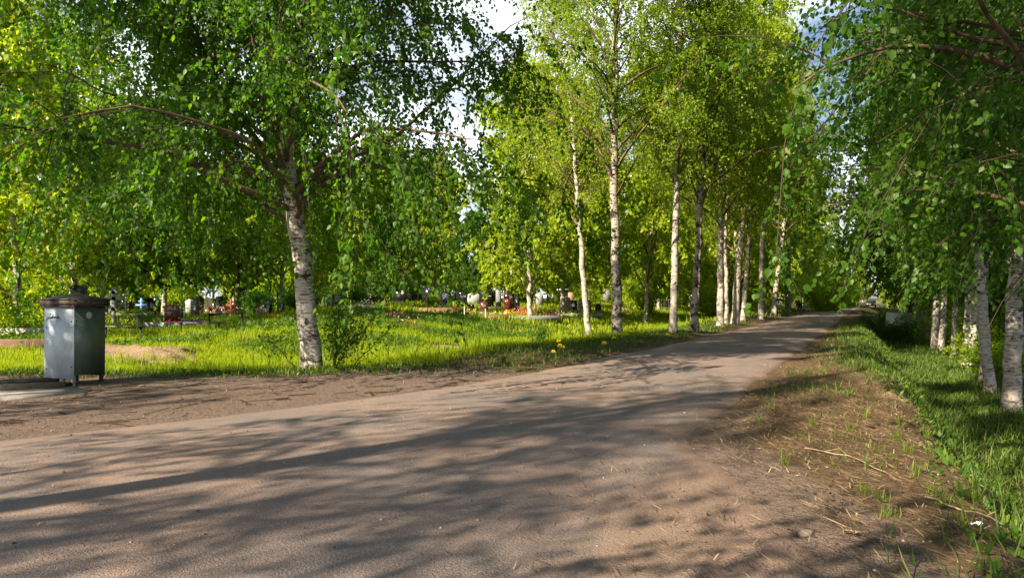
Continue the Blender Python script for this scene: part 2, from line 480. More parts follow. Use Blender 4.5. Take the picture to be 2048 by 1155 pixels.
sand_sunlit = 1.1 * np.exp(-(((X + 9.7) / 1.6) ** 2 + ((Y - 19.6) / 1.6) ** 2)) + 1.1 * np.exp(-(((X + 15.6) / 2.6) ** 2 + ((Y - 22.0) / 0.9) ** 2)) \
    + 0.9 * np.exp(-(((X + 2.4) / 0.9) ** 2 + ((Y - 27.3) / 1.0) ** 2)) + 1.0 * np.exp(-(((X - 5.9) / 0.45) ** 2 + ((Y - 11.5) / 0.4) ** 2)) + 0.9 * np.exp(-(((X - 6.9) / 0.9) ** 2 + ((Y - 37) / 2) ** 2))  # the blob in the verge hollow paints its sunlit patch as pale sand
for nm, arr in (("dirt", dirt), ("verge", verge), ("sand_sunlit", sand_sunlit)):
    a = ground.data.attributes.new(nm, 'FLOAT', 'POINT')
    a.data.foreach_set("value", arr.astype(np.float32).ravel())

# road ---------------------------------------------------------------
def road_mat():
    b = NB("worn_asphalt")
    g = b.n("NewGeometry").outputs['Position']
    n1 = b.noise(g, 0.55, 5, 0.6); n2 = b.noise(g, 4, 5, 0.6); n3 = b.noise(g, 120, 2, 0.5); n4 = b.noise(g, 55, 3, 0.6)
    c = b.mix(n2, (0.160, 0.142, 0.136), (0.240, 0.205, 0.188))
    dust = b.ramp(b.math('ADD', b.math('MULTIPLY', n1, 0.8), b.math('MULTIPLY', n2, 0.25)), [(0.42, 0.0), (0.66, 1.0)])
    c = b.mix(b.math('MULTIPLY', dust, 0.75), c, (0.35, 0.232, 0.172))
    edge = b.attr('edge')
    em = b.ramp(b.math('ADD', edge, b.math('MULTIPLY', b.math('SUBTRACT', n2, 0.5), 0.7)), [(0.45, 0.0), (0.85, 1.0)])
    c = b.mix(b.math('MULTIPLY', em, 0.85), c, (0.235, 0.160, 0.115))
    c = b.mix(b.ramp(n3, [(0.30, 1.0), (0.45, 0.0)]), c, (0.055, 0.05, 0.048))
    c = b.mix(b.ramp(n4, [(0.60, 0.0), (0.72, 0.75)]), c, (0.46, 0.40, 0.34))
    vo = b.n("TexVoronoi"); vo.feature = 'DISTANCE_TO_EDGE'; vo.inputs['Scale'].default_value = 0.7
    b.l(b.mapping(g, (1, 1, 1)), vo.inputs['Vector'])
    hh = b.math('ADD', b.math('MULTIPLY', n3, 0.6), b.math('MULTIPLY', n4, 1.0))
    return b.done(b.princ(c, 0.82, 0, 0.25, b.bump(hh, 0.9, 0.012)))
ry = np.concatenate([np.arange(-14, 2, 0.5), np.arange(2, 40, 0.12), np.arange(40, 100, 1.0), np.arange(100, 420, 10.0)])
t = np.linspace(0, 1, 60)
le = left_edge(ry) + 0.16 * fbm(ry, ry * 0 + 3.3, 1.1, 4) * (ry > 0)
re = right_edge(ry) + 0.13 * fbm(ry, ry * 0 + 8.3, 1.3, 4) * (ry > 0)
DD = le[:, None] * (1 - t) + re[:, None] * t
RX = DD + SL * ry[:, None]; RY = np.broadcast_to(ry[:, None], RX.shape)
RZ = hgt(RX, RY)
lift = 0.012 + 0.028 * np.clip(np.minimum(t, 1 - t) * 12, 0, 1)
RZ = RZ + lift
RZ[:, 0] -= 0.05; RZ[:, -1] -= 0.05
mb = MB(); k = len(t)
i = np.arange(len(ry) - 1)[:, None] * k + np.arange(k - 1)[None, :]
mb.add(np.stack([RX, RY, RZ], -1).reshape(-1, 3), np.stack([i, i + 1, i + 1 + k, i + k], -1).reshape(-1, 4))
road = mb.build("road", road_mat(), smooth=True)
tag(road, kind="structure")
ed = 1 - np.clip(np.minimum(t, 1 - t) * 9, 0, 1)
ed = np.broadcast_to(ed, RX.shape).copy()
ed = np.maximum(ed, (1 - ss(-9.5, -6.0, RX - SL * RY)) * 0.9 * (RY < 14))
ed = np.maximum(ed, ss(-2.6, -1.0, RX - SL * RY) * 0.95 * (RY < 10))
a = road.data.attributes.new("edge", 'FLOAT', 'POINT'); a.data.foreach_set("value", ed.astype(np.float32).ravel())

# ------------------------------------------------------------------ trees
def unit(v): return v / (np.linalg.norm(v, axis=-1, keepdims=True) + 1e-9)
def make_birch(label, base, height, r0, seed, tpts=None, cs=0.25, nprim=40, spread=2.6, nsec=8, ntw=4, nleaf=18,
               lsize=0.085, mat='leaf_mid', bark='bark', near=False, group=None, upang=45, name="birch_tree", hang=0.7,
               lowspread=1.0, sides=14, azbias=None, tube_n=4, droop=None, fexp=0.92, seclen=(.20, .26), cexp=.62, rbs=1.0, keep=None, zmin=None, cat="birch tree", twl=(0.35, 0.9), topcut=1.0):
    g = np.random.default_rng(seed)
    droop = hang if droop is None else droop
    root = thing(name, label, cat, base, 0, group)
    n = 30
    tt = np.linspace(0, 1, n) ** 1.15
    if tpts is None:
        lx, ly = g.normal(0, 0.35, 2)
        tpts = [(0, 0, 0), (lx * .3, ly * .3, height * .3), (lx, ly, height * .65), (lx * 1.2, ly * 1.1, height)]
    tp = np.array(tpts, float)
    TP = np.stack([np.interp(tt * height, tp[:, 2], tp[:, i]) for i in range(2)] + [tt * height], 1)
    ker = np.array([.25, .5, .25])
    for _ in range(3):
        for i in range(2): TP[1:-1, i] = np.convolve(TP[:, i], ker, 'same')[1:-1]
    TP[1:, :2] += g.normal(0, 0.022, (n - 1, 2))
    R = r0 * (1 - tt) ** 0.75 + 0.012
    R = R * (0.90 + 0.35 * np.exp(-TP[:, 2] / 0.16))
    TPz = TP.copy(); TPz[0, 2] -= 0.25
    tm = MB(); lm = MB(); tm.tube(TPz, R, sides, rough=0.16, u0=0.0)
    LP = []; LD = []
    wood = MB()
    twO = []; twD = []; twL = []
    az = g.random() * 6.28
    for i in range(nprim):
        f = cs + (0.985 - cs) * ((i + g.random() * .6) / nprim) ** fexp
        p0 = np.array([np.interp(f, tt, TP[:, k]) for k in range(3)])
        rr = float(np.interp(f, tt, R))
        az += 2.399 + g.normal(0, .35)
        a_ = az
        if azbias is not None and g.random() < azbias[1]: a_ = azbias[0] + g.normal(0, 0.55)
        c = (f - cs) / (1 - cs)
        L = min(spread * 1.12, spread) * (lowspread + (1 - lowspread) * min(1, c * 4)) * (1 - c) ** cexp * (0.75 + 0.5 * g.random()) + 0.35
        el = math.radians(upang + 14 * c + g.normal(0, 8))
        d = np.array([math.cos(a_) * math.cos(el), math.sin(a_) * math.cos(el), math.sin(el)])
        m = 13 if near else 9; P = [p0]; jt = .13 if near else .07
        side = np.array([-math.sin(a_), math.cos(a_), 0]) * g.normal(0, .10)
        for q in range(1, m):
            u = q / (m - 1)
            d = d + np.array([0, 0, -0.24 * droop * (0.2 + 1.3 * u)]) * (8 / (m - 1)) + side * (8 / (m - 1)) + g.normal(0, jt, 3)
            d = d / np.linalg.norm(d)
            P.append(P[-1] + d * L / (m - 1))
        P = np.array(P)
        if keep is not None and not keep(P[-1] + np.array(base)): continue
        rb = min(rr * 0.5, 0.010 + 0.010 * L) * rbs
        rad = rb * (1 - np.linspace(0, 1, m) * 0.88)
        (lm if near or rb > 0.022 else wood).tube(P, rad, 6 if near else tube_n, cap=False, u0=5 + i)
        for s_ in range(nsec):
            u = 0.14 + 0.86 * (s_ + g.random()) / nsec
            x = u * (m - 1); j = min(int(x), m - 2)
            q0 = P[j] + (P[j + 1] - P[j]) * (x - j)
            pd = unit(P[j + 1] - P[j])
            sd = unit(pd * 0.8 + g.normal(0, .75, 3) + np.array([0, 0, .12]))
            l2 = L * (seclen[0] + seclen[1] * g.random()) * (1.15 - .5 * u)
            w5 = 5
            S = [q0]; dd = sd
            for e in range(1, w5):
                dd = unit(dd + np.array([0, 0, -0.22 * hang - 0.05]) + g.normal(0, .10, 3))
                S.append(S[-1] + dd * l2 / (w5 - 1))
            S = np.array(S)
            wood.tube(S, np.linspace(0.010, 0.004, w5) * (1 if near else 1.2), 3, cap=False)
            for k_ in range(ntw):
                v = g.random() ** 0.8 * (w5 - 1); jj = min(int(v), w5 - 2)
                twO.append(S[jj] + (S[jj + 1] - S[jj]) * (v - jj))
                twD.append(unit(unit(S[jj + 1] - S[jj]) * 0.55 + g.normal(0, .42, 3) + np.array([0, 0, -hang])))
                twL.append(twl[0] + (twl[1] - twl[0]) * g.random())
    O = np.array(twO); Dr = np.array(twD); Ls = np.array(twL)
    if zmin is not None: Ls = np.maximum(np.minimum(Ls, (O[:, 2] - zmin) / np.maximum(-Dr[:, 2], .3)), .03)
    # hanging twigs as thin strips
    if near:
        S = unit(np.cross(Dr, g.normal(0, 1, Dr.shape))) * 0.0022
    else:
        S = unit(np.cross(Dr, g.normal(0, 1, Dr.shape))) * 0.004
    mid = O + Dr * Ls[:, None] * .55; end = O + Dr * Ls[:, None] + np.array([0, 0, -.10]) * Ls[:, None]
    VV = np.stack([O - S, O + S, mid + S, mid - S, end + S * .5, end - S * .5], 1).reshape(-1, 3)
    b0 = (np.arange(len(O)) * 6)[:, None]
    wood.add(VV, np.concatenate([b0 + np.array([0, 1, 2, 3]), b0 + np.array([3, 2, 4, 5])], 1).reshape(-1, 4))
    # leaves
    m = len(O)
    u = (np.arange(nleaf)[None, :] + g.random((m, nleaf))) / nleaf
    Pp = O[:, None, :] + Dr[:, None, :] * (Ls[:, None] * u)[..., None]
    Pp[..., 2] -= 0.10 * Ls[:, None] * u ** 2
    Pp = Pp.reshape(-1, 3) + g.normal(0, 0.035, (m * nleaf, 3))
    D2 = np.repeat(Dr, nleaf, 0) * .5 + g.normal(0, .55, Pp.shape) + np.array([0, 0, -.55])
    N2 = g.normal(0, 1, Pp.shape) + np.array([0, 0, .35])
    if zmin is not None:
        kk = Pp[:, 2] > zmin
        Pp, D2, N2 = Pp[kk], D2[kk], N2[kk]
    sz = lsize * (0.60 + 0.7 * g.random(len(Pp)))
    tr_ = np.repeat(g.random(m), nleaf)
    if zmin is not None: tr_ = tr_[kk]
    rr = np.clip(0.55 * g.random(len(Pp)) + 0.45 * tr_, 0, 1)
    cm = MB(); cm.leaves(Pp, D2, N2, sz, rr, near)
    trunk = tm.build("trunk", M[bark], root, smooth=True)
    if lm.n: lm.build("limbs", M['limb'], trunk, smooth=True)
    crown = cm.build("crown", M[mat], root)
    wood.build("twigs", M['twig'], crown)
    return root

def path(ptpx, Y, base):
    """trunk line from photographed positions, as a curve at distance Y relative to the base"""
    out = [(0, 0, 0)]
    for px, py in ptpx:
        z = hz(py, Y) - base[2]
        out.append(((px - 1024) / FPX * Y - base[0], 0, z))
    lx = out[-1][0] - out[-2][0]; lz = out[-1][2] - out[-2][2]
    out.append((out[-1][0] + lx / lz * 6 * .6, 0.2, out[-1][2] + 6))
    return out

# the big near birch on the left
b0 = pos(625, 14.6); b0.z = H1(b0.x, b0.y)
tp = path([(607, 560), (592, 440), (572, 330), (568, 240), (588, 120), (600, 0)], 14.6, b0)
make_birch("big near birch with a thick trunk leaning left at the edge of the dirt", b0, 12.5, 0.21, 11, tpts=tp,
           cs=0.235, cexp=.42, nprim=80, spread=5.3, droop=.24, rbs=.8, fexp=1.25, seclen=(.30, .32), azbias=(math.radians(205), .22), nsec=12, ntw=8, nleaf=19, lsize=0.085, mat='leaf_deep', near=True, upang=26, hang=0.78, bark='bark_big',
           sides=28, twl=(0.35, 1.1))

# row of birches along the left side of the road
LEFT = [
 # px, py, width, path, height, label, seed, mat, bark
 (1178, 673, 14, [(1162, 500), (1146, 250), (1112, 0)], 17, "slim white birch leaning left, first of the row after the big near birch", 21, 'leaf_yel', 'bark'),
 (1236, 671, 23, [(1229, 480), (1228, 300), (1234, 0)], 17, "thick rough-barked birch with forking low limbs just right of the slim leaning birch", 22, 'leaf_mid', 'bark_rough'),
 (1345, 664, 17, [(1352, 450), (1360, 250), (1362, 0)], 16.5, "straight white birch standing alone right of the wide gap in the left row", 23, 'leaf_mid', 'bark'),
 (1387, 664, 18, [(1396, 500), (1408, 300), (1416, 100)], 15, "dark patched birch close beside the straight white birch of the left row", 24, 'leaf_mid', 'bark_rough'),
 (1440, 652, 16, [(1441, 480), (1444, 300)], 14.5, "birch in the middle of the left row with a thinner pale trunk behind it", 25, 'leaf_mid', 'bark'),
 (1453, 648, 9, [(1452, 480), (1458, 300)], 13, "thin pale birch squeezed directly behind a thicker one in the left row", 26, 'leaf_yel', 'bark'),
 (1468, 648, 17, [(1480, 500), (1496, 340), (1509, 200)], 16, "birch leaning right over the road edge with cut pale limbs", 27, 'leaf_yel', 'bark'),
 (1486, 641, 11, [(1497, 480), (1507, 380)], 15, "slender birch right behind the one leaning over the road", 28, 'leaf_mid', 'bark'),
 (1522, 638, 13, [(1524, 500), (1530, 400)], 18, "white-trunked birch past the leaning group in the left row", 29, 'leaf_mid', 'bark'),
 (1546, 630, 11, [(1557, 540), (1570, 440)], 18, "birch bending right, second last of the left row before the road end", 30, 'leaf_yel', 'bark'),
 (1575, 622, 13, [(1577, 520), (1580, 400)], 20, "dark straight birch at the far end of the left row", 31, 'leaf_mid', 'bark_rough'),
]
for k, (px, py, wd, pth, hh, lab, sd, mt, bk) in enumerate(LEFT):
    b = at(px, py)
    r = wd / FPX * b.y / 2 * 0.92
    make_birch(lab, b, hh, r, sd, tpts=path(pth, b.y, b), cs=0.30 if k != 1 else 0.27, nprim=52 if k < 5 else 46, spread=3.9 if k < 6 else 4.9, cexp=.5, seclen=(.24, .28), droop=.4, nsec=8, ntw=6,
               nleaf=13 if k < 6 else 12, lsize=0.092 if k < 6 else 0.13, mat=mt, bark=bk, group="birches in a row along the left side of the road", upang=50, hang=0.55)

# row of birches down the bank on the right
RIGHT = [
 (2022, 822, 38, [(2030, 600), (2040, 300)], 14, "thick white birch nearest on the right bank, at the photo's right edge", 41, 'bark', .3),
 (1979, 787, 23, [(1962, 600), (1952, 450), (1950, 300)], 13, "birch leaning left, second nearest on the right bank", 42, 'bark', .3),
 (1942, 745, 19, [(1952, 600), (1960, 450)], 13, "right-leaning pale birch of the crossing pair on the right bank", 43, 'bark', .3),
 (1928, 733, 17, [(1938, 600), (1935, 450)], 13, "birch of the crossing pair on the right bank, the one standing slightly behind", 44, 'bark', .3),
 (1905, 712, 11, [(1912, 590), (1915, 450)], 12, "thinnest white birch between the two pairs on the right bank", 45, 'bark', .3),
 (1882, 704, 14, [(1890, 560), (1895, 450)], 13, "right stem birch of the farther touching pair on the right bank", 46, 'bark', .3),
 (1868, 700, 15, [(1875, 560), (1878, 450)], 13, "left stem birch of the farther touching pair on the right bank", 47, 'bark', .3),
 (1962, 764, 13, [(1972, 600), (1975, 450)], 13, "slim pale birch between the left-leaning one and the crossing pair", 50, 'bark', .3),
 (1855, 684, 9, [(1858, 560), (1860, 450)], 12, "very thin pale birch just left of the farther touching pair", 51, 'bark', .3),
 (1845, 675, 8, [(1849, 560), (1850, 450)], 12, "very thin birch just right of the lone white one on the right bank", 52, 'bark', .3),
 (1835, 668, 12, [(1838, 550), (1838, 450)], 13, "white birch standing alone beside a black trunk on the right bank", 48, 'bark', .3),
 (1822, 660, 14, [(1822, 550), (1822, 450)], 13, "black-trunked birch deep in shade on the right bank", 49, 'bark_brown', .3),
]
for k, (px, py, wd, pth, hh, lab, sd, bk, cs) in enumerate(RIGHT):
    b = at(px, py)
    r = wd / FPX * b.y / 2 * 0.92
    make_birch(lab, b, hh + 2.5, r, sd, tpts=path(pth, b.y, b), cs=.23, nprim=56, spread=4.7, cexp=.45, seclen=(.28, .30), droop=.35, nsec=8, ntw=7,
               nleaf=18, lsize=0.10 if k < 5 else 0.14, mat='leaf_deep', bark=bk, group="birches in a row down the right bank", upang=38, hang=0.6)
# the tree just off the frame on the right whose branches hang into the view
b = Vector((7.9, 8.8, 0)); b.z = H1(b.x, b.y)
make_birch("near birch beyond the right edge whose leafy branches hang into the view", b, 15.0, 0.19, 55, cs=0.17, nprim=96, spread=5.0, droop=.24, fexp=1.35, seclen=(.30, .34), zmin=2.55, keep=lambda p: p[0] / max(p[1], .1) > .37 - .028 * max(p[2] - 3, 0) and p[1] > 2.6 and p[2] > 1.9, nsec=10, ntw=7,
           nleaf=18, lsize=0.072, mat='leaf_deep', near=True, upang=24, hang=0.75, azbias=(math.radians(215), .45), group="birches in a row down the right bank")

b = Vector((10.0, 13.0, 0)); b.z = H1(b.x, b.y)
make_birch("birch just outside the right edge between the overhanging birch and the thick white one", b, 15.0, 0.19, 56, cs=0.17, nprim=50, spread=4.2, droop=.3, seclen=(.30, .30), nsec=9, ntw=7,
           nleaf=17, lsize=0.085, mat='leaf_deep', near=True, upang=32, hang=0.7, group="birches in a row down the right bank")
# unseen birches behind the viewer whose dappled shade lies over the near road and dirt
for k, (x, y, hh, sp, cs_, lab) in enumerate([
    (-14.6, 5.2, 14, 4.0, .22, "tall birch left of the viewer, nearest to the tap cabinet"),
    (-10.5, -1.5, 13, 3.6, .28, "birch behind the viewer's left shoulder, second from the tap cabinet"),
    (-5.5, -4.5, 21, 3.8, .58, "unseen birch behind the viewer on the left, crown raised to shade the overhang"),  # crown raised to throw shade on the overhanging birch
    (-15.5, -8.0, 15, 4.0, .25, "tallest birch farthest behind the viewer on the left"),
    (-7.5, 1.2, 22, 4.0, .56, "unseen tall bare-stemmed birch added left of the viewer to shade the right bank"),  # added out of view to shade the right bank
    (-3.4, -3.0, 10, 2.6, .30, "unseen small birch added behind the viewer to shade the lower right"),  # added out of view to shade the ground at lower right
    (-1.0, -8.0, 20, 3.8, .55, "unseen birch behind the viewer on the right, crown raised for its shade")]):  # crown raised to throw shade towards the right side
    b = Vector((x, y, 0)); b.z = H1(x, y)
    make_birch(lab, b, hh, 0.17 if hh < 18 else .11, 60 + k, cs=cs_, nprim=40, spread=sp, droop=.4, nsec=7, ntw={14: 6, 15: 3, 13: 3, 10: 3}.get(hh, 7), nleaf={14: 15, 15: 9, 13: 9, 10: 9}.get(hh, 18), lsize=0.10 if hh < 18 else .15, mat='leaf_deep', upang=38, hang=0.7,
               group="birches behind the viewer")

# ------------------------------------------------------------------ background wood
protos = []
def proto(sd, mt, hh, bk='bark', spread=4.0, cs=.10, ls=.20, nprim=46):
    return make_birch("", Vector((0, 0, 0)), hh, 0.14, sd, cs=cs, nprim=nprim, spread=spread, nsec=7, ntw=6, nleaf=12, lsize=ls, mat=mt, bark=bk, cexp=.42, seclen=(.28, .32), droop=.4,
                      upang=48, hang=.55, sides=8, tube_n=3)
P_ = [proto(101, 'leaf_mid', 13), proto(102, 'leaf_yel', 14), proto(103, 'leaf_yel', 11, spread=3.2), proto(104, 'leaf_mid', 12, 'bark_brown', 3.4, .08), proto(105, 'leaf_deep', 12, 'bark_brown', 3.0, .1)]
used = [False] * len(P_)
def place(k, x, y, s, label, group, rz=None, sz=None):
    loc = (x, y, H1(x, y) - 0.05)
    rz = random.random() * 6.28 if rz is None else rz
    sc_ = (s, s, s * (sz or 1))
    if not used[k]:
        used[k] = True; o = P_[k]; o.location = loc; o.rotation_euler = (0, 0, rz); o.scale = sc_; o["label"] = label; o["group"] = group
        return o
    return dup(P_[k], loc, rz, sc_, label, group)
g = np.random.default_rng(77)
GW = "trees of the wood behind the cemetery"
near_cem = [ # px, Y, proto, scale, label
 (40, 30, 1, 0.95, "pale birch with leaning white trunk at the photo's left edge behind the brown kerb"),
 (-60, 24, 1, 0.9, "yellow-green tree at the photo's far left whose branches fill the upper corner"),
 (205, 40, 0, 0.9, "birch standing among the graves behind the metal tap cabinet's roof"),
 (275, 44, 4, 0.85, "dark-stemmed tree among the graves right of the tap cabinet"),
 (480, 46, 3, 0.8, "brown-stemmed tree among the graves left of the big near birch"),
 (700, 52, 1, 0.75, "pale tree behind the graves just right of the big near birch"),
 (770, 40, 4, 0.42, "small dark tree standing over the graves right of the big near birch"),
 (870, 56, 2, 0.75, "bare-twigged pale tree behind the graves in the middle"),
 (950, 54, 4, 0.55, "dark rounded tree behind the brown cross"),
 (1070, 50, 1, 0.66, "bright yellow-green birch drooping over the pink flowers"),
 (1020, 58, 2, 0.78, "yellow-green tree behind the thin black stele"),
 (1060, 43, 1, 1.05, "tall pale yellow-green birch standing behind the slim leaning birch"),
 (1125, 50, 2, 1.35, "broad yellow birch filling the space left of the rough-barked birch"),
 (1290, 50, 1, 1.25, "tall birch crown behind the wide gap of the left row"),
 (1480, 62, 1, 1.4, "tall yellow-green tree behind the leaning group of the left row"),
 (150, 42, 1, 1.15, "tall yellow-green tree behind the left end of the graves"),
 (330, 50, 2, 1.25, "broad yellow-green tree behind the dark arched stone"),
 (560, 52, 1, 1.1, "tall yellow-green tree right behind the big near birch"),
 (760, 56, 0, 1.0, "green tree rising behind the tall shouldered stone"),
 (-150, 34, 2, 1.2, "yellow-green tree beyond the photo's left edge behind the kerbs"),
 (1300, 62, 0, 0.75, "green tree seen between the rough-barked birch and the straight white birch"),
]
for px, Yd, k, s, lab in near_cem:
    p = pos(px, Yd); place(k, p.x, p.y, s, lab, GW)
for row, (Yd, n_, s0) in enumerate(((68, 15, .92), (84, 18, 1.1), (104, 22, 1.3))):
    for i_ in range(n_):
        px = -120 + (1760 + 120) * (i_ + .5 * g.random() + .25) / n_
        Yk = Yd + g.normal(0, 3)
        if 880 < px < 990: s = s0 * .60
        elif 990 <= px < 1150: s = s0 * .72
        else: s = s0 * (.85 + .3 * g.random())
        x = (px - 1024) / FPX * Yk
        d = x - SL * Yk
        if d > -9: x = SL * Yk - 9 - 4 * g.random()
        place(int(g.choice([0, 1, 2, 3, 2, 1])), x, Yk, s, "distant tree in the sunlit wood closing the view behind the cemetery", GW)
# beyond the end of the road
for i_ in range(12):
    Yk = 95 + i_ * 9
    for sgn in (-1, 1):
        x = SL * Yk + (-11 - 4 * g.random() if sgn < 0 else 6.0 + 3 * g.random())
        place(int(g.choice([2, 1, 1])), x, Yk, .9 + .3 * g.random(), "far roadside tree %s the road near its vanishing end" % ("left of" if sgn < 0 else "right of"), "far trees beside the end of the road")
for i_ in range(9):
    Yk = 215 + 6 * g.random(); x = SL * Yk - 30 + i_ * 7
    place(int(g.choice([1, 2])), x, Yk, 1.1, "far tree closing the view beyond the end of the road", "far trees beyond the end of the road")
for i_, (Yk, dd, sc__) in enumerate([(42, 3.8, 1.15), (50, 4.4, 1.2), (60, 4.8, 1.25), (70, 5.4, 1.3), (82, 5.6, 1.3)]):
    place([0, 4, 0, 3, 1][i_], SL * Yk + dd, Yk, sc__, "leafy birch farther down the right bank where the trunks merge into shade", "birches merging in shade far down the right bank")
for i_, (Yk, dd) in enumerate([(84, -17.0), (98, -14.0), (112, -12.0), (126, -12.0)]):
    place([1, 2, 0, 1][i_], SL * Yk + dd, Yk, 1.3 + .16 * i_, "tall roadside birch left of the road beyond the last dark birch", "far birches left of the road")
# trees of the lower ground beyond the right bank
for i_ in range(26):
    Yk = 22 + 110 * (i_ / 26) ** 1.2; x = SL * Yk + 9 + 9 * g.random() + (3 if Yk < 40 else 0)
    place(int(g.choice([4, 3, 4, 0])), x, Yk, .72 + .2 * g.random(), "green tree on the lower ground beyond the right bank", "trees on the low ground right of the bank")
# behind the camera, part of the same rows
# the bright round bush by the far road and other bushes
def make_bush(label, base, r, h, seed, mat='leaf_yel', n=9000, ls=.12, group=None, name="bush", stems=14):
    g = np.random.default_rng(seed)
    root = thing(name, label, "bush", base, 0, group)
    st = MB(); tips = []
    for i in range(stems):
        a = g.random() * 6.28; rr = r * g.random() ** .5
        e = np.array([math.cos(a) * rr, math.sin(a) * rr, h * (1 - .45 * (rr / r) ** 2) * (.75 + .3 * g.random())])
        s0 = np.array([math.cos(a) * rr * .15, math.sin(a) * rr * .15, -.1])
        u = np.linspace(0, 1, 7)[:, None]
        P = s0 * (1 - u) + e * u; P[:, :2] *= (u ** .6); P += g.normal(0, .03 * h / 3, P.shape)
        st.tube(P, np.linspace(.012, .004, 7) * max(1, h / 1.5), 4, cap=False); tips.append(P)
    T = np.array(tips); m = n // 14
    k = g.integers(0, stems, m); f = 1.2 + 4.6 * g.random(m); j = f.astype(int); j = np.minimum(j, 5)
    O = T[k, j] + (T[k, j + 1] - T[k, j]) * (f - j)[:, None] + g.normal(0, r * .14, (m, 3))
    O[:, 2] = np.abs(O[:, 2])
    Pp = np.repeat(O, 14, 0) + g.normal(0, r * .055 + .03, (m * 14, 3))
    D2 = g.normal(0, 1, Pp.shape) + np.array([0, 0, .2])
    cm = MB(); cm.leaves(Pp, D2, g.normal(0, 1, Pp.shape), ls * (.6 + .7 * g.random(len(Pp))), np.clip(.5 * g.random(len(Pp)) + .5 * np.repeat(g.random(m), 14), 0, 1))
    st.build("stems", M['twig'], root); cm.build("foliage", M[mat], root)
    return root
make_bush("large bright yellow-green bush beside the far left road edge", pos(1655, 76), 3.3, 4.6, 5, n=26000, ls=.14)
make_bush("smaller green bush behind the large bright one near the road end", pos(1700, 110), 2.5, 3.4, 6, 'leaf_mid', 9000, .18)
make_bush("low dark bush at the road end on the top of the right bank", pos(1782, 56), 1.7, 2.0, 8, 'leaf_deep', 9000, .10)
make_bush("dark bush hiding the foot of the black trunk on the right bank", pos(1800, 44), 1.3, 1.6, 9, 'leaf_deep', 8000, .09)
make_bush("round clipped yellow-green shrub among the graves", pos(866, 44), .42, .85, 10, 'leaf_yel', 4500, .07)
for k, (px, Yd, r, h, mt, lab) in enumerate([
    (20, 26, 1.4, 1.3, 'leaf_yel', "sunlit leafy bush at the photo's left edge behind the kerb"),
    (120, 33, 1.3, 1.5, 'leaf_deep', "dark bush behind the tap cabinet's left side"),
    (275, 33, .8, .8, 'leaf_mid', "small green bush beside the grey cross"),
    (520, 34, 1.2, 1.3, 'leaf_deep', "dark bush left of the big birch trunk among graves"),
    (600, 36, 1.1, 1.6, 'leaf_deep', "dark bush hidden behind the big birch trunk"),
    (700, 42, 1.2, 1.9, 'leaf_deep', "dark bush over the graves right of the big birch"),
    (1160, 60, 1.6, 2.2, 'leaf_yel', "pale bush behind the foot of the slim leaning birch"),
    (1500, 62, 1.6, 2.6, 'leaf_mid', "green bush seen through the trunks of the left row"),
    (1420, 66, 2.2, 3.2, 'leaf_yel', "tall yellow-green bush seen between trunks of the left row"),
    (1900, 40, 2.0, 2.5, 'leaf_mid', "green bush behind the pairs of trunks on the right bank"),
    (1985, 26, 1.4, 1.8, 'leaf_mid', "sunlit bush between the nearest trunks on the right bank")]):
    make_bush(lab, pos(px, Yd), r, h, 200 + k, mt, 6000, .09)

# saplings at the foot of the big birch
def sapling(label, base, stems, seed, lsz=.06, nl=26):
    g = np.random.default_rng(seed)
    root = thing("sapling", label, "sapling", base)
    st = MB(); cm = MB()
    for dx, dy, h in stems:
        u = np.linspace(0, 1, 9)[:, None]
        P = u * np.array([dx, dy, h]) + np.array([0, 0, .25 * h]) * (u - u * u) * (1 if abs(dx) > .3 else 0) + g.normal(0, .012, (9, 3))
        st.tube(P, np.linspace(.011, .003, 9), 5, cap=False)
        m = int(nl * 8 * h)
        f = 1.5 + 6.4 * g.random(m); j = np.minimum(f.astype(int), 7)
        O = P[j] + (P[j + 1] - P[j]) * (f - j)[:, None]
        Of = O + g.normal(0, .10, (m, 3))
        for a, b_ in zip(O[::4], Of[::4]): st.tube(np.array([a, b_]), .0025, 3, cap=False)
        cm.leaves(Of, g.normal(0, 1, (m, 3)), g.normal(0, 1, (m, 3)) + np.array([0, 0, 1]), lsz * (.6 + .6 * g.random(m)), g.random(m), True)
    st.build("stems", M['twig'], root); cm.build("foliage", M['leaf_deep'], root)
sapling("leafy sapling with several thin dark stems right of the big birch trunk", pos(668, 14.5), [(.15, 0, 1.5), (.35, .1, 1.3), (.55, -.1, .9), (-.1, .2, 1.1), (.9, 0, 1.15)], 301)
sapling("long thin dark stem slanting up to the right beside the leafy sapling", pos(702, 14.3), [(.95, .1, .95), (.35, 0, .25)], 302, nl=8)
sapling("thin sapling arching to the left of the big birch trunk", pos(598, 14.6), [(-.75, 0, .75)], 303, nl=7)
sapling("low sprout of round leaves in the bright grass left of the slim leaning birch", at(1075, 690), [(.05, 0, .45), (.2, 0, .5), (-.25, 0, .35), (.45, 0, .55), (.3, .1, .7)], 304, .085, 22)

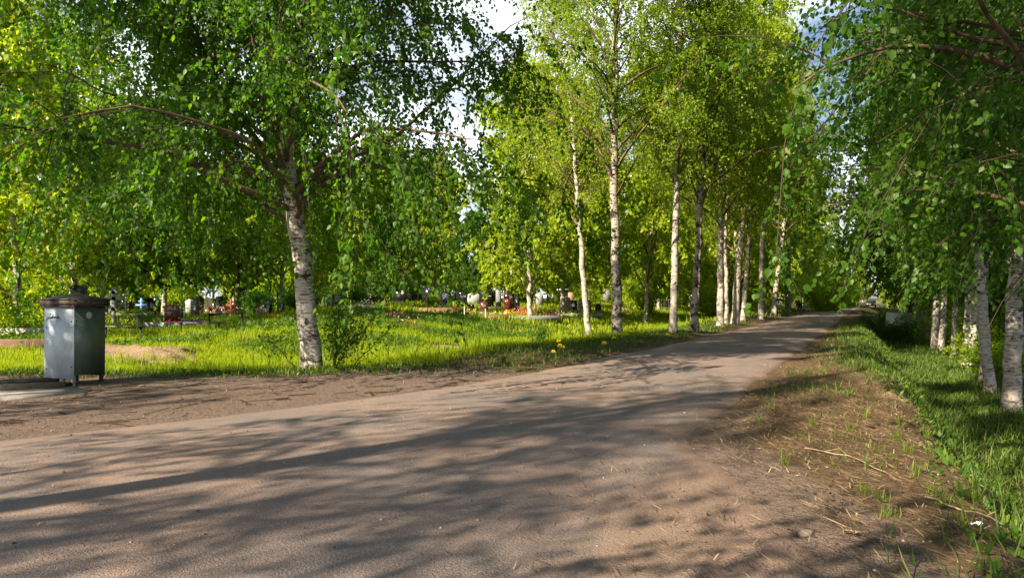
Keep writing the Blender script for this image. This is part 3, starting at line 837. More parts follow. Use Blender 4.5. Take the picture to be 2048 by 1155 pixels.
# ------------------------------------------------------------------ grass and ground cover
def scatter(n, x0, x1, y0, y1, dens, seed):
    g = np.random.default_rng(seed)
    x = x0 + (x1 - x0) * g.random(n); y = y0 + (y1 - y0) * g.random(n)
    k = g.random(n) < dens(x, y)
    x, y = x[k], y[k]
    return g, np.stack([x, y, hgt(x, y)], 1)
def invis(x, y):   # keep only what the frame could roughly see
    return (np.abs(x / np.maximum(y, .1)) < .78)
def m_field(x, y):
    d, m = zones(x, y)
    s = 1.1 * np.exp(-(((x + 9.7) / 1.6) ** 2 + ((y - 19.6) / 1.6) ** 2)) + np.exp(-(((x + 15.6) / 2.6) ** 2 + ((y - 22.0) / 0.9) ** 2)) + 0.9 * np.exp(-(((x + 2.4) / 0.9) ** 2 + ((y - 27.3) / 1.0) ** 2))
    return ss(-.3, .8, m + .6 * fbm(x, y, .9, 3)) * (1 - .96 * ss(.25, .75, s + .6 * fbm(x, y, 1.1, 3))) * invis(x, y)
mb = MB()
g, P = scatter(330000, -22, 14, 13.5, 34, lambda x, y: m_field(x, y) * (0.55 + .45 * ss(26, 16, y)), 401)
tall = 0.7 + .6 * (fbm(P[:, 0], P[:, 1], .5, 3) + .5)
mb.blades(P, g.normal(0, .22, P.shape) + np.array([0, 0, 1]), .011 + .010 * ss(14, 30, P[:, 1]), .19 * tall * (.6 + .7 * g.random(len(P))), np.clip(g.random(len(P)) * .7 + .3 * (fbm(P[:, 0], P[:, 1], .7, 2) + .5), 0, 1), rg=g)
g, P = scatter(150000, -45, 55, 34, 95, lambda x, y: m_field(x, y) * (y < 95), 402)
mb.blades(P, g.normal(0, .25, P.shape) + np.array([0, 0, 1]), .05, .30 * (.6 + .7 * g.random(len(P))), g.random(len(P)), rg=g)
tag(mb.build("meadow_grass", M['grass']), "bright sunlit meadow grass between the road and the cemetery", "grass", kind="stuff")

mb = MB()
g, P = scatter(9000, -22, 14, 14.5, 40, lambda x, y: m_field(x, y) * ss(-.1, .3, fbm(x, y, .6, 3)), 412)
mb.blades(P, g.normal(0, .16, P.shape) + np.array([0, 0, 1]), .008 + .0006 * P[:, 1], .30 + .30 * g.random(len(P)), g.random(len(P)), .3, rg=g)
tag(mb.build("tall_grass_stalks", M['grass_tuft']), "taller darker grass stalks standing in the meadow", "grass", kind="stuff")
# bank of leafy weeds below the graves
mb = MB()
def dweed(x, y):
    d, m = zones(x, y)
    return ss(6.5, 9.0, m + 2.2 * fbm(x, y, .25, 3)) * (1 - ss(15, 19, m)) * ss(-.15, .25, fbm(x, y, .45, 3)) * m_field(x, y)
g, P = scatter(60000, -20, 14, 18, 38, dweed, 403)
k = 5
PP = np.repeat(P, k, 0); PP[:, 2] += (.02 + .22 * g.random(len(PP))) * np.repeat(.5 + .9 * (fbm(P[:, 0], P[:, 1], .9, 2) + .5), k); PP[:, :2] += g.normal(0, .06, (len(PP), 2))
mb.leaves(PP, g.normal(0, 1, PP.shape) + np.array([0, 0, .1]), g.normal(0, .5, PP.shape) + np.array([0, 0, 1]), .11 * (.6 + .7 * g.random(len(PP))), g.random(len(PP)), wid=.28)
tag(mb.build("leafy_weeds", M['weed']), "dense leafy green weeds on the bank below the graves", "weeds", kind="stuff")

# shaded shoulder and right-bank grass
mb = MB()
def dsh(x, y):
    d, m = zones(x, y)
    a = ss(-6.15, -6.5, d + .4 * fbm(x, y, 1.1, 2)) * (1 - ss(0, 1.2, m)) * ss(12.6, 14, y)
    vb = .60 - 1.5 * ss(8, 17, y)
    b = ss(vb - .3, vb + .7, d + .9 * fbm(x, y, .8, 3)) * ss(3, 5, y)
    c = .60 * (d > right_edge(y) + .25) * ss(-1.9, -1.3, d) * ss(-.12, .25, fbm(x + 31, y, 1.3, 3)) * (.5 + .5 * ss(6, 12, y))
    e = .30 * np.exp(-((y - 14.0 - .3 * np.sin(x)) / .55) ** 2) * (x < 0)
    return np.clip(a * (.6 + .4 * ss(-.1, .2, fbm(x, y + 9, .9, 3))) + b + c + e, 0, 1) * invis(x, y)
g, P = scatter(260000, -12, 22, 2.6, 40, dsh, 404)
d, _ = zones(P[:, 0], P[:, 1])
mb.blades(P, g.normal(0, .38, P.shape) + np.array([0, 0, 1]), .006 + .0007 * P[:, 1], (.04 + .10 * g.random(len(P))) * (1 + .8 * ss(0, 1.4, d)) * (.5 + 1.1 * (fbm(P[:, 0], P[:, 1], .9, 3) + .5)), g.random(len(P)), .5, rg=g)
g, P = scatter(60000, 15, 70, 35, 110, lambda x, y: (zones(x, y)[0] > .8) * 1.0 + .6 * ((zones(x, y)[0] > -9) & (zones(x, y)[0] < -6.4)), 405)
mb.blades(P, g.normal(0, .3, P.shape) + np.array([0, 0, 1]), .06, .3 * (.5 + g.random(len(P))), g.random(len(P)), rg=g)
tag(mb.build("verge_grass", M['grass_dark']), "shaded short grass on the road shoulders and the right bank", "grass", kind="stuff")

# small broad-leaved plants in the verges
mb = MB()
def dbl(x, y):
    d, m = zones(x, y)
    return np.clip(1.3 * ss(.3 - 1.2 * ss(9, 17, y), 1.0, d) * (y < 26) + .35 * ss(-6.6, -7.3, d) * (1 - ss(-.2, .8, m)) * (y > 13) + .5 * np.exp(-((y - 14.3) / .45) ** 2) * (x < -1), 0, 1) * invis(x, y)
g, P = scatter(30000, -12, 18, 2.6, 32, dbl, 406)
k = 6; PP = np.repeat(P, k, 0)
mb.leaves(PP + g.normal(0, .025, PP.shape), g.normal(0, 1, PP.shape) + np.array([0, 0, .7]), g.normal(0, .5, PP.shape) + np.array([0, 0, 1]), .075 * (.5 + .9 * g.random(len(PP))), g.random(len(PP)), wid=.24)
tag(mb.build("ground_cover", M['weed']), "low broad-leaved weeds in the shaded verges", "weeds", kind="stuff")

# individual green tufts on the right verge
tuft_px = [(1545, 815), (1515, 845), (1590, 870), (1625, 850), (1660, 800), (1695, 790), (1700, 860), (1725, 835), (1755, 900), (1790, 880), (1800, 850),
           (1850, 875), (1890, 860), (1725, 985), (1760, 1000), (1770, 1030), (1665, 935), (1830, 950), (1812, 905), (1862, 985), (1900, 930),
           (1605, 770), (1640, 745), (1565, 930), (1880, 1010), (1940, 1000), (1975, 1080), (1930, 1050)]
gt = np.random.default_rng(410)
for px, py in tuft_px:
    p = at(px, py); n = int(gt.integers(18, 70)); sp_ = .012 + .026 * gt.random()
    mb = MB(); P = np.zeros((n, 3)); P[:, :2] = gt.normal(0, sp_, (n, 2)); P[:, 2] = -.01
    mb.blades(P, gt.normal(0, .33, (n, 3)) + np.array([0, 0, 1]), .0035 + .003 * gt.random(n), (.04 + .13 * gt.random(n) ** 1.5) * (.7 + .8 * gt.random()), np.clip(.1 + .85 * gt.random(n), 0, 1), .7, rg=gt)
    o = mb.build("grass_tuft", M['grass_tuft']); o.location = p
    tag(o, "small green grass tuft in the dry litter of the right verge", "grass tuft", "grass tufts dotted over the right verge")

# dry straw and needles on the right verge
mb = MB()
g, P = scatter(360000, -2, 14, 2.4, 24, lambda x, y: np.clip(ss(-2.5, -1.3, zones(x, y)[0] + .5 * fbm(x, y, 1.3, 3) + .5 * (y < 7)) * ss(26, 8, y) * (1 - .85 * (zones(x, y)[0] < right_edge(y) + .1)) * (1 - ss(.8, 1.9, zones(x, y)[0])) * (.35 + .65 * ss(-.2, .2, fbm(x, y, 1.6, 3))), 0, 1) * invis(x, y), 407)
th = 2.2 + g.normal(0, .7, len(P))
D = np.stack([np.cos(th), np.sin(th), .12 + .16 * g.random(len(P))], 1)
rd_ = (zones(P[:, 0], P[:, 1])[0] < right_edge(P[:, 1]) + .3)
mb.blades(P + np.array([0, 0, 1.0]) * np.where(rd_, .045, .012)[:, None], D, .0035 + .0045 * g.random(len(P)), .04 + .10 * g.random(len(P)), g.random(len(P)), .25, rg=g)
tag(mb.build("dry_straw", M['straw']), "dry straw and dead grass matted over the right verge", "straw", kind="stuff")

# dead leaves and bark chips
mb = MB()
def dlf(x, y):
    d, m = zones(x, y)
    a = .8 * ss(right_edge(y) - .9 * (y < 8) - .2, right_edge(y) + .8, d) * (1 - ss(1.2, 2.2, d)) * (.25 + .75 * ss(-.15, .25, fbm(x + 5, y, 1.2, 3)))
    b = .30 * ss(left_edge(y) + .2, left_edge(y) - .6, d) * (1 - ss(.3, 1.2, m)) * (.3 + .7 * ss(-.1, .3, fbm(x, y, 1.1, 3)))
    c = .8 * ss(-6.0, -6.8, d) * (1 - ss(-.2, 1.5, m)) * (y > 13)
    return np.clip(a + b + c + .012, 0, 1) * invis(x, y)
g, P = scatter(90000, -12, 12, 2.4, 24, dlf, 411)
onroad = (zones(P[:, 0], P[:, 1])[0] > left_edge(P[:, 1]) - .2) & (zones(P[:, 0], P[:, 1])[0] < right_edge(P[:, 1]) + .2)
P[:, 2] += np.where(onroad, .046, .010)
D = g.normal(0, 1, P.shape); D[:, 2] = .12 * np.abs(D[:, 2]); N = g.normal(0, .35, P.shape) + np.array([0, 0, 1])
mb.leaves(P, D, N, np.where(onroad, .014, .022) * (.6 + 1.1 * g.random(len(P))), g.random(len(P)), wid=.33)
M['deadleaf'] = leafmat("dead_leaves_and_bark_chips", [(0, (0.030, 0.018, 0.012)), (.5, (0.10, .052, .030)), (.85, (.24, .14, .08)), (1, (0.40, 0.31, 0.22))], (.6, .5, .4, 1), 0.1, .8, .2, 0)
tag(mb.build("leaf_litter", M['deadleaf']), "brown dead leaves and bark chips scattered along both verges", "litter", kind="stuff")

# twigs, needles and crumbs on the bare ground at the left and along the road
mb = MB()
def dl(x, y):
    d, m = zones(x, y)
    e = left_edge(y)
    a = ss(e + .25, e - .5, d + .5 * fbm(x, y, 1.5, 3)) * (1 - ss(.3, 1.2, m)) * (.15 + .85 * ss(-.15, .25, fbm(x * .7, y * 2.2, 1.1, 3)))
    b = .035
    c = .5 * ss(-2.6, -1.2, d) * (y < 9) * ss(-.1, .3, fbm(x, y, 1.4, 3))
    return np.clip(a + b + c, 0, 1) * invis(x, y) * ((d < .2))
g, P = scatter(150000, -13, 6, 2.4, 17, dl, 408)
th = g.random(len(P)) * 6.28
D = np.stack([np.cos(th), np.sin(th), .04 + .10 * g.random(len(P))], 1)
onroad = (zones(P[:, 0], P[:, 1])[0] > left_edge(P[:, 1]) - .3) & (zones(P[:, 0], P[:, 1])[0] < right_edge(P[:, 1]) + .3)
P[:, 2] += np.where(onroad, .046, .008)
Ln = (.02 + .10 * g.random(len(P)) ** 2) * np.where(onroad, .55, 1.0)
mb.blades(P, D, .003 + .004 * g.random(len(P)), Ln, g.random(len(P)), .2, rg=g)
# a few longer crooked twigs
for i_ in range(240):
    x = -11 + 12 * g.random(); y = 5.5 + 9 * g.random()
    d0 = zones(x, y)[0]
    if d0 > float(left_edge(y)) - .1 or not invis(x, y): continue
    a_ = g.random() * 3.14; L = .15 + .5 * g.random()
    u = np.linspace(-.5, .5, 6)[:, None]
    Q = np.array([x, y, 0]) + u * L * np.array([math.cos(a_), math.sin(a_), 0]) + g.normal(0, .015, (6, 3))
    Q[:, 2] = hgt(Q[:, 0], Q[:, 1]) + .012
    mb.tube(Q, .0035 + .003 * g.random(), 4, r=.3 * g.random())
tag(mb.build("twig_litter", M['litter']), "scattered dark twigs and needles on the bare ground and road", "litter", kind="stuff")

# crumbs of stone
mb = MB()
g, P = scatter(16000, -10, 7, 2.4, 16, lambda x, y: .30 * (zones(x, y)[0] < .8) * invis(x, y), 409)
onroad = (zones(P[:, 0], P[:, 1])[0] > left_edge(P[:, 1]) - .3) & (zones(P[:, 0], P[:, 1])[0] < right_edge(P[:, 1]) + .3)
P[:, 2] += np.where(onroad, .042, .004)
s_ = (.0025 + .012 * g.random(len(P)) ** 4)[:, None]
oc = np.array([[1, 0, 0], [0, 1, 0], [-1, 0, 0], [0, -1, 0], [0, 0, .8], [0, 0, -.6]])
V = P[:, None, :] + s_[:, None, :] * (oc[None] * (.7 + .6 * g.random((len(P), 6, 1))))
b_ = (np.arange(len(P)) * 6)[:, None, None]
T = (b_ + np.array([[0, 1, 4], [1, 2, 4], [2, 3, 4], [3, 0, 4], [1, 0, 5], [2, 1, 5], [3, 2, 5], [0, 3, 5]])).reshape(-1, 3)
mb.add(V.reshape(-1, 3), None, T, rt=np.repeat(g.random(len(P)), 8))
M['grit'] = leafmat("grit", [(0, (0.08, 0.07, 0.06)), (.7, (0.22, .18, .15)), (1, (0.5, 0.46, 0.42))], (.1, .1, .1, 1), 0.0, .8, .2, 0)
tag(mb.build("loose_grit", M['grit']), "loose grit and stone crumbs scattered on road and dirt", "grit", kind="stuff")

# ------------------------------------------------------------------ stones, branches, dandelions
M['stone'] = simple("pale_stone", (0.25, 0.205, 0.175), .85, var=.3, scale=12, bump=.5)
def rock(label, p, s, seed, sq=(1, .7, .55), lift=0.0):
    import bmesh
    bm = bmesh.new(); bmesh.ops.create_icosphere(bm, subdivisions=2, radius=1)
    g = np.random.default_rng(seed)
    for v in bm.verts:
        v.co = Vector((v.co.x * sq[0], v.co.y * sq[1], v.co.z * sq[2])) * s * (1 + .22 * (g.random() - .5))
        v.co.z = max(v.co.z, -.3 * s)
    me = bpy.data.meshes.new("stone"); bm.to_mesh(me); bm.free(); me.materials.append(M['stone'])
    o = bpy.data.objects.new("stone", me); COL.objects.link(o)
    o.location = p + Vector((0, 0, .2 * s + lift)); o.rotation_euler = (0, 0, g.random() * 6)
    tag(o, label, "stone")
rock("pale wedge-shaped stone lying near the bottom right on the dirt", at(1610, 1068), .055, 1, (1, .55, .5), lift=-.008)
rock("tiny dark stone lying alone in the middle of the near road", at(957, 1052), .018, 2, lift=.035)
rock("small pale stone on the asphalt below the big birch", at(545, 878), .035, 3, (1, .6, .25), lift=.03)
rock("flat pale chip on the dirt in front of the box's right leg", at(285, 772), .06, 4, (1, .5, .2))
rock("small white stone at the left side of the near dirt", at(128, 955), .022, 5, lift=.04)
rock("grey lump beside the road's far right edge under the bush", at(1762, 628), .35, 6)
def branch(label, pts, r, seed, matn='twig', name="fallen_branch"):
    mb = MB(); g = np.random.default_rng(seed)
    P = []
    for (a, b_) in zip(pts[:-1], pts[1:]):
        for u in np.linspace(0, 1, 5)[:-1]: P.append(a * (1 - u) + b_ * u)
    P.append(pts[-1]); P = np.array([list(p) for p in P]); P[:, :2] += g.normal(0, .012, (len(P), 2))
    P[:, 2] = hgt(P[:, 0], P[:, 1]) + r + .02
    mb.tube(P, np.linspace(r, r * .5, len(P)), 6)
    for k in range(3):
        q = P[min(2 + k * 2, len(P) - 1)]; e = q + np.array([g.normal(0, .12), g.normal(0, .12), .03])
        mb.tube(np.array([q, e]), r * .4, 4)
    tag(mb.build(name, M[matn]), label, "fallen branch")
branch("dark branch lying in the grass right of the big birch foot", [at(680, 742), at(720, 739), at(775, 741)], .018, 1)
branch("arched grey branch lying in grass left of the big birch", [at(455, 750), at(490, 745), at(560, 752)], .014, 2)
M['drywood'] = simple("dry_pale_wood", (.34, .24, .14), .8, var=.3)
branch("long pale dry stalk lying across the right verge", [at(1600, 900), at(1700, 918), at(1770, 950)], .006, 3, 'drywood')
branch("pale dry stalk low on the right verge near the bottom corner", [at(1850, 1000), at(1930, 1030), at(2010, 1062)], .007, 4, 'drywood')
branch("short pale stick at the bottom right beside the wedge stone", [at(1685, 1066), at(1715, 1075)], .007, 5, 'drywood')
M['petal'] = simple("dandelion_yellow", (.95, .70, .01), .6, var=.15)
dn = thing("dandelion", "yellow dandelion in bloom on the verge left of the road", "dandelion", (0, 0, 0), 0, "dandelions on the left verge")
mb = MB(); mb.tube(np.array([[0, 0, 0], [.01, 0, .12], [.0, .01, .25]]), .003, 5); mb.build("stem", M['weed'], dn)
mb = MB(); g = np.random.default_rng(9); n = 60; a_ = g.random(n) * 6.28; e_ = g.random(n) * 1.3
mb.leaves(np.tile([0, .01, .25], (n, 1)), np.stack([np.cos(a_) * np.cos(e_), np.sin(a_) * np.cos(e_), np.sin(e_) * .8], 1), g.normal(0, 1, (n, 3)), .056, g.random(n), wid=.2)
mb.build("flower_head", M['petal'], dn)
for k, (px, py) in enumerate([(1106, 722), (1120, 712), (1126, 713), (1170, 690), (1194, 688), (1208, 708), (1145, 680), (1251, 680), (1263, 674), (1283, 680), (1229, 690), (1186, 664), (1336, 684), (1118, 700), (1270, 672)]):
    p = at(px, py + 7)
    if k == 0: dn.location = p
    else: dup(dn, p, random.random() * 6, 1.0 + .3 * random.random())

# ------------------------------------------------------------------ the tap cabinet
def metal_mat(name, c, dark, metal=.35, rough=.5):
    b = NB(name); co = b.n("TexCoord").outputs['Object']
    n1 = b.noise(co, 2.2, 5, .6); n2 = b.noise(b.mapping(co, (6, 6, 1.2)), 2, 4, .6); n3 = b.noise(co, 60, 2)
    cc = b.mix(b.ramp(n1, [(.35, 0.0), (.7, 1.0)]), c, dark)
    cc = b.mix(b.ramp(n2, [(.6, 0.0), (.75, .5)]), cc, [k * .6 for k in dark])
    cc = b.mix(b.ramp(n3, [(.62, 0.0), (.7, .4)]), cc, (.5, .5, .45))
    return b.done(b.princ(cc, rough, metal, .4, b.bump(n1, .25, .03)))
M['galv'] = metal_mat("galvanised_sheet", (.52, .60, .66), (.32, .38, .44), .12, .55)
M['galv_shaded'] = metal_mat("weathered_sheet_shade_green", (.12, .17, .145), (.065, .095, .08), .35, .4)  # dark green paints the shade and tree reflection on the side sheets
M['rust'] = simple("rusty_dark_roof_metal", (.085, .068, .058), .6, .3, var=.55, scale=9, bump=.2)
M['chrome'] = simple("tap_steel", (.30, .31, .33), .3, .9, var=.15)
M['bolt'] = simple("dark_bolts", (.04, .045, .05), .5, .6)
M['spot'] = simple("pale_round_patch", (.42, .45, .40), .6, var=.15, scale=20)
cb = pos(148, 11.9); PHI = math.radians(72); S_ = .6
ex = Vector((math.cos(PHI), math.sin(PHI), 0)); ey = Vector((-math.sin(PHI), math.cos(PHI), 0))
cen = cb + ex * S_ / 2 + ey * S_ / 2
cab = thing("tap_cabinet", "grey sheet-metal water tap cabinet with dark pitched roof on four legs at the dirt's edge", "tap cabinet", (cen.x, cen.y, cb.z), PHI)
# local frame: +x = along right face away, face at y=-S/2 is the right face (shade painted in), face at x=-S/2 the left face (skylight painted in)
zb, zt = .11, 1.27
hS = S_ / 2
mb = MB()
for a_, b__ in ((-1, -1), (-1, 1), (1, -1), (1, 1)):
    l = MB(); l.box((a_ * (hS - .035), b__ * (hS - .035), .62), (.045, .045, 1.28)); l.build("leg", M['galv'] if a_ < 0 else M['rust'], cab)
fr = MB(); fr.box((-hS, 0, (zb + zt) / 2), (.012, S_ + .02, zt - zb)); tag(fr.build("front_panel", M['galv'], cab), "galvanised panel toned bright as skylit, carrying the tap")
fr = MB(); fr.box((.002, -hS - .002, (zb + zt) / 2 + .025), (S_ - .006, .012, zt - zb - .05)); sp = tag(fr.build("side_panel", M['galv_shaded'], cab), "side panel toned dark green as shaded, with a round pale patch")
fr = MB(); fr.box((.002, hS + .002, (zb + zt) / 2 + .02), (S_ - .006, .012, zt - zb - .04)); fr.build("side_panel", M['galv_shaded'], cab)
fr = MB(); fr.box((hS, 0, (zb + zt) / 2), (.012, S_ - .01, zt - zb)); fr.build("back_panel", M['galv_shaded'], cab)
bl = MB()
for y_, z_ in ((-.26, 1.02), (-.26, .30), (.26, .92), (.26, .26)):
    bl.lathe([(0, .008), (.012, .006), (.014, 0)], (0, 0, 0), 8)
    V_ = bl.v[-1]; bl.v[-1] = np.stack([-hS - .006 - V_[:, 2], V_[:, 0] + y_, V_[:, 1] + z_], 1)
for x_, z_ in ((-.26, 1.03), (.24, 1.03), (-.26, .27), (.25, .30)):
    bl.lathe([(0, .008), (.012, .006), (.014, 0)], (0, 0, 0), 8)
    V_ = bl.v[-1]; bl.v[-1] = np.stack([V_[:, 0] + x_, -hS - .008 - V_[:, 2], V_[:, 1] + z_], 1)
bl.build("bolts", M['bolt'], cab)
pt = MB(); pt.lathe([(0, .004), (.052, .004), (.056, 0)], (0, 0, 0), 24)
V_ = pt.v[-1]; pt.v[-1] = np.stack([V_[:, 0] - .02, -hS - .008 - V_[:, 2], V_[:, 1] + 1.115], 1)
pt.build("round_patch", M['spot'], sp)
rf = MB()
ro = hS + .045
# skirt
for (c_, s__) in (((-ro, 0, zt + .045), (.012, 2 * ro + .012, .10)), ((ro, 0, zt + .045), (.012, 2 * ro + .012, .10)), ((0, -ro, zt + .047), (2 * ro - .012, .012, .10)), ((0, ro, zt + .047), (2 * ro - .012, .012, .10))):
    rf.box(c_, s__)
re_ = ro + .02
rim = [(-re_, -re_, zt + .094), (re_, -re_, zt + .094), (re_, re_, zt + .094), (-re_, re_, zt + .094)]
rf.add(np.array(rim + [(0, 0, zt + .185)] + [(x, y, z + .012) for x, y, z in rim] + [(0, 0, zt + .20)]),
       [[0, 1, 6, 5], [1, 2, 7, 6], [2, 3, 8, 7], [3, 0, 5, 8]],
       [[1, 0, 4], [2, 1, 4], [3, 2, 4], [0, 3, 4], [5, 6, 9], [6, 7, 9], [7, 8, 9], [8, 5, 9]])
lp = [(-ro - .014, -ro - .014, zt - .008), (ro + .014, -ro - .014, zt - .008), (ro + .014, ro + .014, zt - .008), (-ro - .014, ro + .014, zt - .008)]
for p1, p2 in zip(lp, lp[1:] + lp[:1]): rf.tube(np.array([p1, p2]), .010, 6)
rf.build("roof", M['rust'], cab)
tapm = MB()
tz = 1.085; ty = .02
tapm.tube(np.array([[-hS, ty, tz], [-hS - .07, ty, tz], [-hS - .12, ty + .02, tz - .005]]), .016, 10)
tapm.tube(np.array([[-hS - .10, ty + .01, tz], [-hS - .15, ty + .05, tz - .01], [-hS - .165, ty + .06, tz - .05]]), .014, 10)
tapm.tube(np.array([[-hS - .09, ty + .01, tz], [-hS - .09, ty + .01, tz + .045]]), .009, 8)
tapm.tube(np.array([[-hS - .015, ty, tz], [-hS - .03, ty, tz]]), .026, 12)
tp_ = tapm.build("tap", M['chrome'], cab, smooth=True)
tapm = MB(); tapm.box((-hS - .11, ty + .04, tz + .05), (.09, .02, .014), .6); tapm.build("handle", M['chrome'], tp_)

# weathered wooden tray and concrete slab in front of it
M['oldwood'] = simple("weathered_grey_wood", (.13, .11, .08), .9, var=.45, scale=6, bump=.5)
M['concrete'] = simple("grey_concrete", (.34, .31, .28), .9, var=.25, scale=7, bump=.4)
M['water'] = simple("wet_tray_bottom", (.045, .05, .035), .12, var=.4, scale=3)
tr = pos(92, 11.5)
tray = thing("wooden_tray", "weathered wooden drip tray on the ground in front of the tap cabinet", "tray", (tr.x - .55, tr.y - .05, tr.z), math.radians(30))
mb = MB(); mb.box((0, -.40, .06), (1.5, .09, .12)); mb.box((0, .40, .06), (1.5, .07, .12)); mb.box((-.72, 0, .058), (.07, .73, .11)); mb.box((.72, 0, .058), (.07, .73, .11)); mb.build("frame", M['oldwood'], tray)
mb = MB(); mb.box((0, 0, .045), (1.36, .72, .05)); mb.build("bottom", M['water'], tray)
mb = MB(); g = np.random.default_rng(3)
sl_ = [(at(x, y).x, at(x, y).y) for x, y in ((10, 800), (180, 783), (150, 776), (90, 779), (-40, 786), (-60, 800))]
zz = H1(*sl_[0]) + .02
n = len(sl_)
V = [(x, y, hgt(x, y) + .03) for x, y in sl_] + [(x, y, hgt(x, y) - .05) for x, y in sl_]
V = np.array(V, float); c_ = V[:n].mean(axis=0)
V = np.vstack([V, c_])
mb.add(V, [[i, i + n, (i + 1) % n + n, (i + 1) % n] for i in range(n)], [[i, (i + 1) % n, 2 * n] for i in range(n)])
tag(mb.build("concrete_slab", M['concrete']), "pale broken concrete slab on the dirt before the wooden tray", "slab")

# ------------------------------------------------------------------ cemetery
M['granite_black'] = simple("polished_black_granite", (.012, .013, .016), .15, var=.3, scale=40, spec=.6)
M['granite_grey'] = simple("grey_granite", (.20, .21, .23), .4, var=.25, scale=30)
M['granite_red'] = simple("polished_red_brown_granite", (.10, .028, .022), .2, var=.3, scale=30, spec=.6)
M['granite_pink'] = simple("rough_pink_granite", (.36, .20, .15), .6, var=.3, scale=14, bump=.4)
M['marble'] = simple("pale_marble", (.36, .36, .37), .5, var=.15)
M['engrave'] = simple("engraved_light_marks", (.55, .55, .55), .7, var=.1)
M['wood_brown'] = simple("brown_painted_wood", (.20, .055, .025), .6, var=.3)
M['wood_grey'] = simple("grey_cross_wood", (.30, .31, .30), .8, var=.25)
M['wood_blue'] = simple("blue_painted_cross", (.14, .26, .50), .5, var=.2)
M['iron'] = simple("black_iron", (.02, .02, .022), .5, .4)
M['curb_brown'] = simple("brown_kerb_stone", (.16, .085, .06), .7, var=.3, bump=.2)
M['white_paint'] = simple("white_paint", (.65, .66, .65), .6, var=.1)
PC = {}
def pcol(nm, c):
    if nm not in PC: PC[nm] = simple("petals_" + nm, c, .6, var=.25, scale=25)
    return PC[nm]
COLS = {'red': (.60, .02, .02), 'pink': (.75, .18, .35), 'white': (.8, .78, .75), 'yellow': (.85, .55, .02), 'orange': (.80, .16, .02), 'purple': (.28, .05, .50), 'blue': (.03, .06, .70), 'magenta': (.6, .03, .25)}
def stone_outline(kind, w, h):
    if kind == 'arch':
        return [(-w / 2, 0), (w / 2, 0), (w / 2, h * .78)] + [(w / 2 * math.cos(a), h * .78 + h * .22 * math.sin(a)) for a in np.linspace(.25, math.pi - .25, 9)] + [(-w / 2, h * .78)]
    if kind == 'peak': return [(-w / 2, 0), (w / 2, 0), (w / 2, h * .85), (0, h), (-w / 2, h * .85)]
    if kind == 'shoulder': return [(-w / 2, 0), (w / 2, 0), (w / 2, h * .8), (w * .38, h * .84), (w * .30, h * .97), (0, h), (-w * .30, h * .97), (-w * .38, h * .84), (-w / 2, h * .8)]
    if kind == 'slant': return [(-w / 2, 0), (w / 2, 0), (w / 2, h * .82), (w * .1, h * .97), (-w * .3, h), (-w / 2, h * .93)]
    if kind == 'wave': return [(-w / 2, 0), (w / 2, 0), (w * .52, h * .5), (w * .44, h * .85), (w * .2, h * .98), (-w * .05, h * .92), (-w * .25, h), (-w * .46, h * .9), (-w * .52, h * .5)]
    return [(-w / 2, 0), (w / 2, 0), (w / 2, h), (-w / 2, h)]
def gravestone(label, px, Yd, w, h, kind='slab', mat='granite_black', rz=0.0, lines=4, portrait=None, cross=True, side=0):
    p = pos(px, Yd); w = w * .95
    root = thing("gravestone", label, "gravestone", p, rz, "gravestones of the cemetery")
    mb = MB(); mb.box((0, 0, .04), (w * 1.25, .28, .16)); mb.build("plinth", M['granite_grey'] if mat != 'granite_grey' else M['concrete'], root)
    mb = MB(); mb.prism(stone_outline(kind, w, h), -.045, .045, (0, 0, .122)); st = mb.build("stone", M[mat], root)
    mb = MB(); yy = -.049
    z0 = h * .60 + .12
    for i in range(lines):
        ww = w * (.28 + .32 * random.random()) * .9
        nn = max(3, int(ww / .04)); x = -ww / 2 + side * w * .15
        for j in range(nn):
            mb.box((x + (j + .5) * ww / nn, yy, z0 - i * h * .10), (ww / nn * .72, .004, h * .030 + .006 * random.random()))
    if cross:
        cx = side * w * -.28 if side else w * .0; cz = h * .86 + .10
        mb.box((cx, yy, cz), (.016, .004, h * .16)); mb.box((cx, yy - .001, cz + .02), (.07, .004, .013)); mb.box((cx, yy - .001, cz - h * .035), (.045, .004, .011), 0, .5, (.35, 'Y'))
    if lines or cross: mb.build("inscription", M['engrave'], st)
    if portrait:
        mb = MB(); mb.lathe([(0, .01), (.8, .01), (1, 0)], (0, 0, 0), 20)
        V_ = mb.v[-1]; pw, ph, ox, oz = portrait
        mb.v[-1] = np.stack([V_[:, 0] * pw + ox, -.047 - V_[:, 2], V_[:, 1] * ph + oz * h + .12], 1)
        mb.build("portrait", M['marble'], st)
    return root
def cross(label, px, Yd, h, mat='wood_brown', wd=.09, rz=0.0, roof=False):
    p = pos(px, Yd)
    root = thing("grave_cross", label, "grave cross", p, rz, "crosses of the cemetery")
    mb = MB(); mb.box((0, 0, h / 2 - .05), (wd, wd * .6, h + .1)); mb.build("post", M[mat], root)
    mb = MB(); mb.box((0, -.004, h * .72), (h * .46, wd * .55, wd)); mb.build("crossbar", M[mat], root)
    mb = MB(); mb.box((0, -.004, h * .87), (h * .22, wd * .55, wd * .8)); mb.build("crossbar", M[mat], root)
    mb = MB(); mb.box((0, -.004, h * .45), (h * .26, wd * .55, wd * .8), 0, .5, (.4, 'Y')); mb.build("crossbar", M[mat], root)
    if roof:
        mb = MB(); mb.box((-h * .12, -.003, h * 1.0), (h * .32, wd * .9, .025), 0, .5, (-.65, 'Y')); mb.box((h * .12, -.003, h * 1.0), (h * .32, wd * .9, .025), 0, .5, (.65, 'Y')); mb.build("roof", M[mat], root)
    return root
